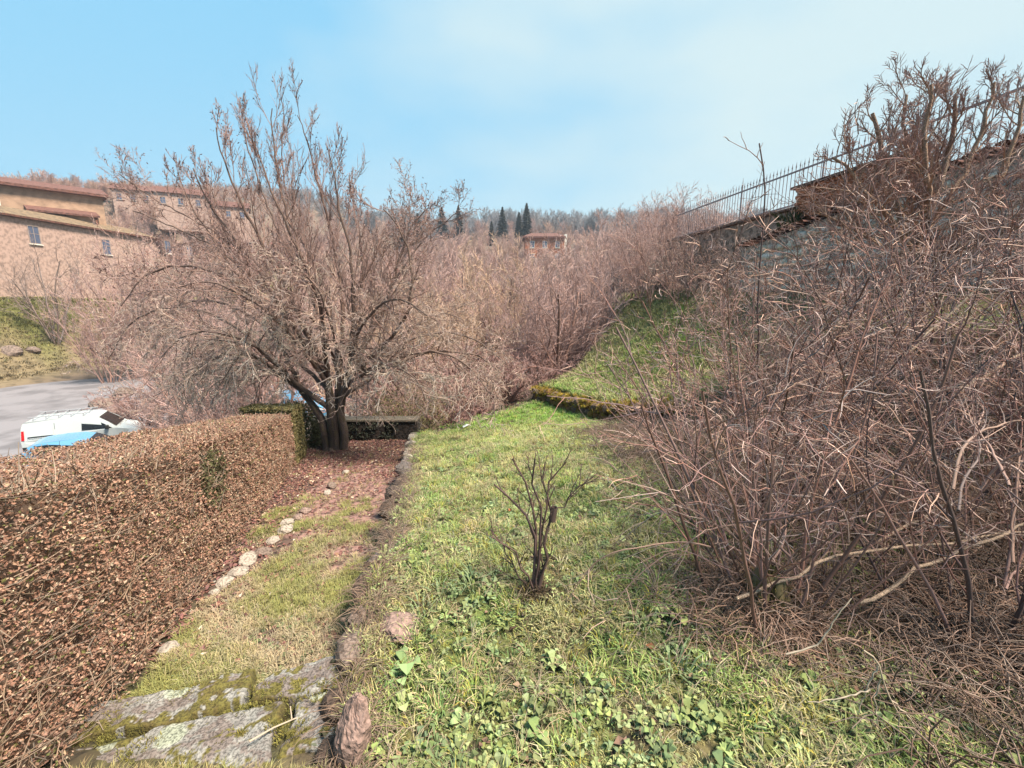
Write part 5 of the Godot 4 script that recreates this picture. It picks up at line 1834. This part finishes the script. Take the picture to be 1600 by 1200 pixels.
# ---------------------------------------------------------------- ground cover
func build_ground_cover() -> void:
	var gm := surface(Color.WHITE, 0.9)
	gm.backlight_enabled = true
	gm.backlight = Color(0.15, 0.17, 0.05)
	var lm := surface(Color.WHITE, 0.85)
	var tufts := [tuft_mesh(1, 11, 0.04, 0.05, 0.0048, 1.0), tuft_mesh(2, 9, 0.035, 0.075, 0.0048, 0.9), tuft_mesh(3, 13, 0.045, 0.032, 0.0055, 1.1)]
	var lists := [[], [], []]
	var cols := [PackedColorArray(), PackedColorArray(), PackedColorArray()]
	var green := [Color(0.20, 0.275, 0.065), Color(0.255, 0.30, 0.085), Color(0.17, 0.26, 0.075), Color(0.36, 0.33, 0.16)]
	# lawn: sight-line-free, density falls with distance from the camera side
	for k in 60000:
		var s := 0.7 + 13.0 * pow(rng.randf(), 1.7)
		var e := edge_x(s)
		var x := e + (rng.randf() * (3.8 + s * 0.25))
		if s > 9.4 and x - e < 0.5 and rng.randf() < 0.85: continue
		var w := wall_x(s)
		var scrub := sm(w - 4.8, w - 3.0, x)
		if rng.randf() < scrub * 0.5: continue
		var a := noise2.get_noise_2d(x * 25.0, s * 25.0)
		var b := noise2.get_noise_2d(x * 90.0 + 50.0, s * 90.0)
		if b > 0.12 and rng.randf() < 0.6: continue
		var c: Color = green[rng.randi() % 4]
		c = mixc(c, Color(0.36, 0.32, 0.155), a * 1.5 + 0.02)
		if s > 8.6: c = mixc(c, Color(0.16, 0.32, 0.035), 0.7 * sm(8.6, 10.0, s))
		var t := rng.randi() % 3
		var wd := noise2.get_noise_2d(x * 30.0 + 300.0, s * 30.0)
		var weedy := wd > -0.05 + s * 0.035
		if weedy and rng.randf() < 0.3: continue
		lists[t].append(yaw_xf(Vector3(x, lawn_y(x, s) - 0.004, -s), rng.randf_range(0.5, 1.2) * (1.0 + s * 0.05) * (0.6 if weedy else 1.0), 0.3))
		if rng.randf() < 0.12: c = Color(0.42, 0.34, 0.20)
		if rng.randf() < 0.08: c = Color(0.30, 0.26, 0.05)
		cols[t].push_back(jitter(c, 0.45))
	# upper terrace and bank
	for k in 9000:
		var s := rng.randf_range(8.5, 20.0)
		var x := maxf(edge_x(s) + 0.1, 0.8) + rng.randf() * 4.5
		if terrace(x, s) < 0.05 and s < 12.0: continue
		var t := rng.randi() % 3
		lists[t].append(yaw_xf(Vector3(x, lawn_y(x, s) - 0.01, -s), rng.randf_range(1.2, 2.6), 0.3))
		cols[t].push_back(jitter(mixc(Color(0.22, 0.25, 0.075), Color(0.36, 0.31, 0.16), rng.randf()), 0.35))
	# path
	for k in 17000:
		var s := 1.78 + 6.6 * pow(rng.randf(), 1.5)
		var x := lerpf(hedge_x(s) + 0.05, edge_x(s) - 0.02, rng.randf())
		var a := noise2.get_noise_2d(x * 25.0 + 11.0, s * 25.0)
		var b := noise2.get_noise_2d(x * 110.0, s * 110.0 + 40.0)
		if rng.randf() < sm(2.8, 4.8, s + a * 4.0) * 0.95: continue
		if b > 0.1 and rng.randf() < 0.5: continue
		var c := mixc(Color(0.23, 0.225, 0.07), Color(0.38, 0.30, 0.19), a * 2.0 + 0.45 + rng.randfn(0.0, 0.35))
		var t := rng.randi() % 3
		lists[t].append(yaw_xf(Vector3(x, left_y(x, s) - 0.004, -s), rng.randf_range(0.5, 0.95), 0.3))
		cols[t].push_back(jitter(c, 0.3))
	for k in 4200:
		var s := rng.randf_range(0.75, 1.36)
		var x := lerpf(hedge_x(s) + 0.05, edge_x(s) + 0.05, rng.randf())
		var t := rng.randi() % 3
		lists[t].append(yaw_xf(Vector3(x, left_y(x, s) - 0.004, -s), rng.randf_range(0.5, 1.0), 0.4))
		cols[t].push_back(jitter(mixc(Color(0.19, 0.19, 0.055), Color(0.29, 0.22, 0.12), rng.randf()), 0.35))
	var labs := ["short green grass of the lawn and path", "longer grass tufts scattered over the lawn", "mossy cropped grass on the lawn and path"]
	for t in 3:
		var o := scatter("grass", tufts[t], gm, lists[t], cols[t])
		tag(o, labs[t], "grass", "", "stuff")
	var mx := []
	var mc := PackedColorArray()
	for k in 7000:
		var s := rng.randf_range(24.0, 70.0)
		var x := rng.randf_range(-56.3, -45.5)
		var up := (-x - 45.0) / 11.0
		var b := noise2.get_noise_2d(x * 9.0, s * 9.0)
		mx.append(yaw_xf(Vector3(x, far_y(x, s) - 0.05, -s), rng.randf_range(5.0, 11.0), 0.2))
		mc.push_back(jitter(mixc(Color(0.26, 0.20, 0.11), Color(0.19, 0.185, 0.055), sm(0.35, 0.6, up + b * 0.5)), 0.35))
	var mo := scatter("meadow_grass", tufts[2], gm, mx, mc)
	tag(mo, "rough olive and straw meadow grass on the bank below the long building", "grass", "", "stuff")
	# broad-leaved weeds
	var ros := [rosette_mesh(11, 6, 0.034, 0.32, 0.5), rosette_mesh(12, 8, 0.04, 0.16, 0.7), rosette_mesh(13, 4, 0.036, 0.40, 0.8)]
	lists = [[], [], []]
	cols = [PackedColorArray(), PackedColorArray(), PackedColorArray()]
	for k in 19000:
		var s := 0.75 + 6.0 * pow(rng.randf(), 1.8)
		var e := edge_x(s)
		var x := e + 0.02 + rng.randf() * (3.0 + s * 0.3)
		var d := noise2.get_noise_2d(x * 30.0 + 300.0, s * 30.0)
		if d + rng.randfn(0.0, 0.12) < -0.02 + s * 0.035: continue
		if noise2.get_noise_2d(x * 140.0, s * 140.0 + 500.0) < -0.08: continue
		var t := rng.randi() % 3
		lists[t].append(yaw_xf(Vector3(x, lawn_y(x, s) + 0.012, -s), rng.randf_range(0.35, 1.15) * (1.0 if rng.randf() < 0.85 else 1.5), 0.55))
		cols[t].push_back(jitter(mixc(Color(0.18, 0.23, 0.07), Color(0.25, 0.28, 0.13), rng.randf()), 0.5))
	for k in 900:
		var s := 0.9 + 1.6 * rng.randf()
		var x := lerpf(hedge_x(s) + 0.1, edge_x(s), rng.randf())
		if s > 1.36 and s < 1.85: continue
		if rng.randf() < 0.5 and s > 1.95: continue
		var t := rng.randi() % 3
		lists[t].append(yaw_xf(Vector3(x, left_y(x, s), -s), rng.randf_range(0.35, 0.8), 0.35))
		cols[t].push_back(jitter(Color(0.14, 0.18, 0.075), 0.35))
	for t in 3:
		var o := scatter("weeds", ros[t], gm, lists[t], cols[t])
		tag(o, ["low broad leaved weeds among the lawn grass", "small narrow leaved weeds among the lawn grass", "rounder leafy weeds scattered over the lawn"][t], "weeds", "", "stuff")
	# dead leaves
	var lf := leaf_mesh(0.22, 0.33)
	var xf := []
	var cc := PackedColorArray()
	for k in 26000:
		var s := 2.0 + 7.4 * rng.randf()
		var x := lerpf(hedge_x(s) - 0.1, edge_x(s) - 0.02, rng.randf())
		var a := noise2.get_noise_2d(x * 25.0 + 11.0, s * 25.0)
		var keep := 0.12 + sm(5.6, 7.6, s + a * 1.8)
		if x < hedge_x(s) + 0.35: keep += 0.5
		if rng.randf() > keep: continue
		xf.append(any_flat(Vector3(x, left_y(x, s) + 0.006, -s), rng.randf_range(0.02, 0.05)))
		var c := Color(0.17, 0.075, 0.065)
		if rng.randf() < 0.3: c = Color(0.25, 0.15, 0.10)
		if rng.randf() < 0.06: c = Color(0.42, 0.33, 0.25)
		cc.push_back(jitter(c, 0.4))
	var o3 := scatter("leaf_litter", lf, lm, xf, cc)
	tag(o3, "reddish dead leaves strewn over the path", "leaf litter", "", "stuff")
	xf = []
	cc = PackedColorArray()
	for k in 26000:
		var s := 0.7 + 13.0 * pow(rng.randf(), 1.6)
		var e := edge_x(s)
		var x := e + rng.randf() * (5.0 + s * 0.2)
		var w := wall_x(s)
		var keep := 0.12 + 0.9 * sm(w - 5.9, w - 4.2, x)
		if s > 9.0 and x - e < 0.7: keep = 1.0
		if rng.randf() > keep: continue
		xf.append(any_flat(Vector3(x, lawn_y(x, s) + 0.012, -s), rng.randf_range(0.018, 0.05)))
		var c := Color(0.17, 0.105, 0.075)
		if rng.randf() < 0.25: c = Color(0.30, 0.20, 0.13)
		if rng.randf() < 0.04: c = Color(0.42, 0.33, 0.24)
		if rng.randf() < 0.04: c = Color(0.30, 0.11, 0.05)
		cc.push_back(jitter(c, 0.4))
	for q in [[1.28, 2.0], [2.15, 1.75], [1.85, 3.0], [2.9, 2.7], [2.5, 4.3]]:
		for k in 900:
			var x: float = q[0] + rng.randfn(0.0, 0.26)
			var s: float = q[1] + rng.randfn(0.0, 0.2)
			xf.append(any_flat(Vector3(x, lawn_y(x, s) + 0.02, -s), rng.randf_range(0.018, 0.05)))
			cc.push_back(jitter(Color(0.19, 0.115, 0.085), 0.5))
	o3 = scatter("leaf_litter", lf, lm, xf, cc)
	tag(o3, "brown dead leaves lying in the lawn and under the bushes", "leaf litter", "", "stuff")
	# dry stems hanging over the edging and under the bushes
	var st := Geo.new()
	for q in 5:
		pass
	for k in 9:
		var d := (Vector3(rng.randf_range(-1, 1), 0.5, rng.randf_range(-1, 1))).normalized()
		var p := Vector3(rng.randf_range(-0.03, 0.03), 0, rng.randf_range(-0.03, 0.03))
		st.tube(PackedVector3Array([p, p + d * 0.07 + Vector3(0, 0.02, 0), p + d * 0.15 - Vector3(0, 0.01, 0), p + d * 0.21 - Vector3(0, 0.06, 0)]), 0.0022, 0.001, 3, Color.WHITE)
	xf = []
	cc = PackedColorArray()
	for k in 330:
		var s := 1.0 + 6.0 * pow(rng.randf(), 1.6)
		var x := edge_x(s) + rng.randf_range(-0.02, 0.12)
		xf.append(yaw_xf(Vector3(x, lawn_y(edge_x(s) + 0.05, s) - 0.01, -s), rng.randf_range(0.5, 1.1), 0.5))
		cc.push_back(jitter(Color(0.20, 0.14, 0.105), 0.4))
	for k in 7500:
		var s := 0.7 + 6.5 * pow(rng.randf(), 1.7)
		var x := wall_x(s) - 6.6 + rng.randf() * 4.5
		if rng.randf() > sm(wall_x(s) - 6.8, wall_x(s) - 5.4, x): continue
		xf.append(yaw_xf(Vector3(x, lawn_y(x, s), -s), rng.randf_range(0.6, 1.8), 0.6))
		cc.push_back(jitter(mixc(Color(0.24, 0.165, 0.12), Color(0.14, 0.09, 0.075), rng.randf()), 0.4))
	for q in [[1.28, 2.0], [2.15, 1.75], [1.85, 3.0], [2.9, 2.7]]:
		for k in 260:
			var x: float = q[0] + rng.randfn(0.0, 0.22)
			var s: float = q[1] + rng.randfn(0.0, 0.16)
			xf.append(yaw_xf(Vector3(x, lawn_y(x, s), -s), rng.randf_range(0.6, 1.5), 0.7))
			cc.push_back(jitter(Color(0.22, 0.14, 0.105), 0.5))
	for k in 1500:
		var s := 0.75 + 6.0 * pow(rng.randf(), 1.6)
		var x := edge_x(s) + rng.randf() * 3.4
		xf.append(yaw_xf(Vector3(x, lawn_y(x, s) + 0.01, -s), rng.randf_range(0.25, 0.7), 0.9))
		cc.push_back(jitter(Color(0.38, 0.29, 0.19), 0.35))
	o3 = scatter("dry_stems", st.mesh(), lm, xf, cc)
	tag(o3, "dry dead stems and bramble trash under the bushes and over the edging", "dry stems", "", "stuff")

func any_flat(p: Vector3, size: float) -> Transform3D:
	var b := Basis(Vector3.UP, rng.randf() * TAU) * Basis(Vector3.RIGHT, rng.randf_range(-0.5, 0.5)) * Basis(Vector3.BACK, rng.randf_range(-0.5, 0.5))
	return Transform3D(b.scaled(Vector3.ONE * size), p)

# ---------------------------------------------------------------- small things
func build_small_things() -> void:
	# little bare shrub in the lawn
	var p := on_lawn(840.0, 928.0)
	var t := thing("small_shrub", "small dark bare shrub with cut stub standing alone in the lawn", "shrub", p)
	var g := Geo.new()
	var tg := Geo.new()
	var c := Color(0.085, 0.052, 0.045)
	var s := -p.z
	var P := {"seg": [6, 4], "kids": [3], "ang": [32.0], "ratio": [0.4], "up": [0.06, 0.08], "gnarl": [0.12, 0.2], "t0": [0.25], "minr": 0.0022, "col": [c, Color(0.14, 0.085, 0.07)], "tint": 0.25, "first": 32.0, "taper": 0.5, "wood": -1}
	for q in [
		[[[838, 930, 0], [836, 880, 0], [830, 830, 0], [815, 800, 0], [792, 775, 0], [770, 755, 0]], 0.010],
		[[[840, 930, 0], [838, 860, 0.02], [833, 800, 0.03], [822, 760, 0.03], [804, 715, 0.03]], 0.010],
		[[[842, 930, 0], [842, 860, -0.02], [842, 800, -0.03], [835, 750, -0.03], [838, 715, -0.04]], 0.009],
		[[[846, 930, 0], [852, 870, 0], [858, 835, 0], [864, 805, 0]], 0.013],
		[[[862, 815, 0], [862, 790, 0.03], [852, 765, 0.04], [846, 735, 0.05]], 0.006],
		[[[864, 808, 0], [885, 785, 0], [900, 760, 0], [908, 745, 0]], 0.005],
		[[[836, 930, 0], [820, 895, -0.06], [805, 865, -0.08], [785, 845, -0.1], [768, 828, -0.1]], 0.007],
		[[[834, 930, 0], [810, 900, 0.05], [798, 880, 0.08], [785, 855, 0.1]], 0.006],
		[[[845, 930, 0], [848, 850, 0.05], [850, 800, 0.08], [862, 750, 0.1], [880, 720, 0.1]], 0.008],
	]:
		var pts := px_line(q[0], s)
		for k in pts.size(): pts[k] -= p
		if q[0][0][1] > 900: pts[0] = Vector3(pts[0].x * 0.5, -0.05, 0.0)
		limb([g, tg], pts, q[1], q[1] * 0.45, P, 6, 0.16, 0.35, [])
	# the sawn knob
	var kp := at_depth(864.0, 806.0, s) - p
	g.tube(PackedVector3Array([kp - Vector3(0.003, 0.03, 0), kp, kp + Vector3(0.006, 0.035, 0), kp + Vector3(0.008, 0.05, 0)]), 0.02, 0.018, 7, c)
	obj("stems", g.mesh(), bark, t)
	obj("twigs", tg.mesh(), bark, t)
	var xf := []
	var cols := PackedColorArray()
	for k in 60:
		xf.append(yaw_xf(Vector3(rng.randf_range(-0.07, 0.07), -0.01, rng.randf_range(-0.07, 0.07)), rng.randf_range(0.7, 1.6), 0.4))
		cols.push_back(jitter(Color(0.09, 0.06, 0.03), 0.4))
	scatter("dead_grass", tuft_mesh(91, 14, 0.03, 0.07, 0.004, 0.8), bark, xf, cols, t)
	# clumps of strap leaves
	for q in [[690.0, 935.0, 0.9], [735.0, 920.0, 1.0], [660.0, 960.0, 0.7], [1010.0, 985.0, 0.7], [1058.0, 1055.0, 0.9]]:
		var pp := on_lawn(q[0], q[1])
		var o := obj("bulb_plant", tuft_mesh(int(q[0]), 26, 0.05, 0.13 * float(q[2]), 0.009, 0.9), surface(Color(0.46, 0.52, 0.36), 0.7))
		o.position = pp
		tag(o, "clump of blue green strap leaves growing in the lawn", "plant", "strap leaved clumps in the lawn")
	# broad dock leaves at the edging
	for q in [[637.0, 1048.0, 1.0], [624.0, 1068.0, 0.8]]:
		var pp := on_lawn(q[0], q[1])
		var o := obj("leafy_plant", rosette_mesh(int(q[0]), 5, 0.085, 0.38, 0.7), surface(Color(0.50, 0.59, 0.38), 0.7))
		o.position = pp
		o.scale = Vector3.ONE * float(q[2])
		tag(o, "pale green round leaved plant growing on the edging", "plant", "round leaved plants on the edging")
	# white scrap of paper on the litter strip
	var pp := on_lawn(731.0, 667.0)
	g = Geo.new()
	g.quad(Vector3(-0.12, 0.0, 0.05), Vector3(0.0, 0.05, 0.07), Vector3(0.0, 0.045, -0.06), Vector3(-0.11, 0.01, -0.05))
	g.quad(Vector3(0.0, 0.05, 0.07), Vector3(0.12, 0.015, 0.05), Vector3(0.1, 0.0, -0.06), Vector3(0.0, 0.045, -0.06))
	var o := obj("paper_scrap", g.mesh(), surface(Color(0.9, 0.9, 0.9), 0.8))
	o.position = pp + Vector3(0, 0.01, 0)
	o.rotation.y = 0.4
	tag(o, "crumpled white paper scrap on the leaf litter strip", "litter")
	# pale twig lying on the step
	g = Geo.new()
	var a := on_lawn(392.0, 1178.0) + Vector3(0, 0.06, 0)
	var b := on_lawn(465.0, 1140.0) + Vector3(0, 0.06, 0)
	g.tube(PackedVector3Array([a, a.lerp(b, 0.5) + Vector3(0, 0.008, 0), b]), 0.004, 0.003, 5, Color(0.42, 0.33, 0.25))
	g.tube(PackedVector3Array([a.lerp(b, 0.9), a.lerp(b, 0.88) + Vector3(-0.02, 0.03, -0.04)]), 0.003, 0.002, 5, Color(0.42, 0.33, 0.25))
	o = obj("fallen_twig", g.mesh(), bark)
	tag(o, "pale dry twig lying on the stone step", "twig")
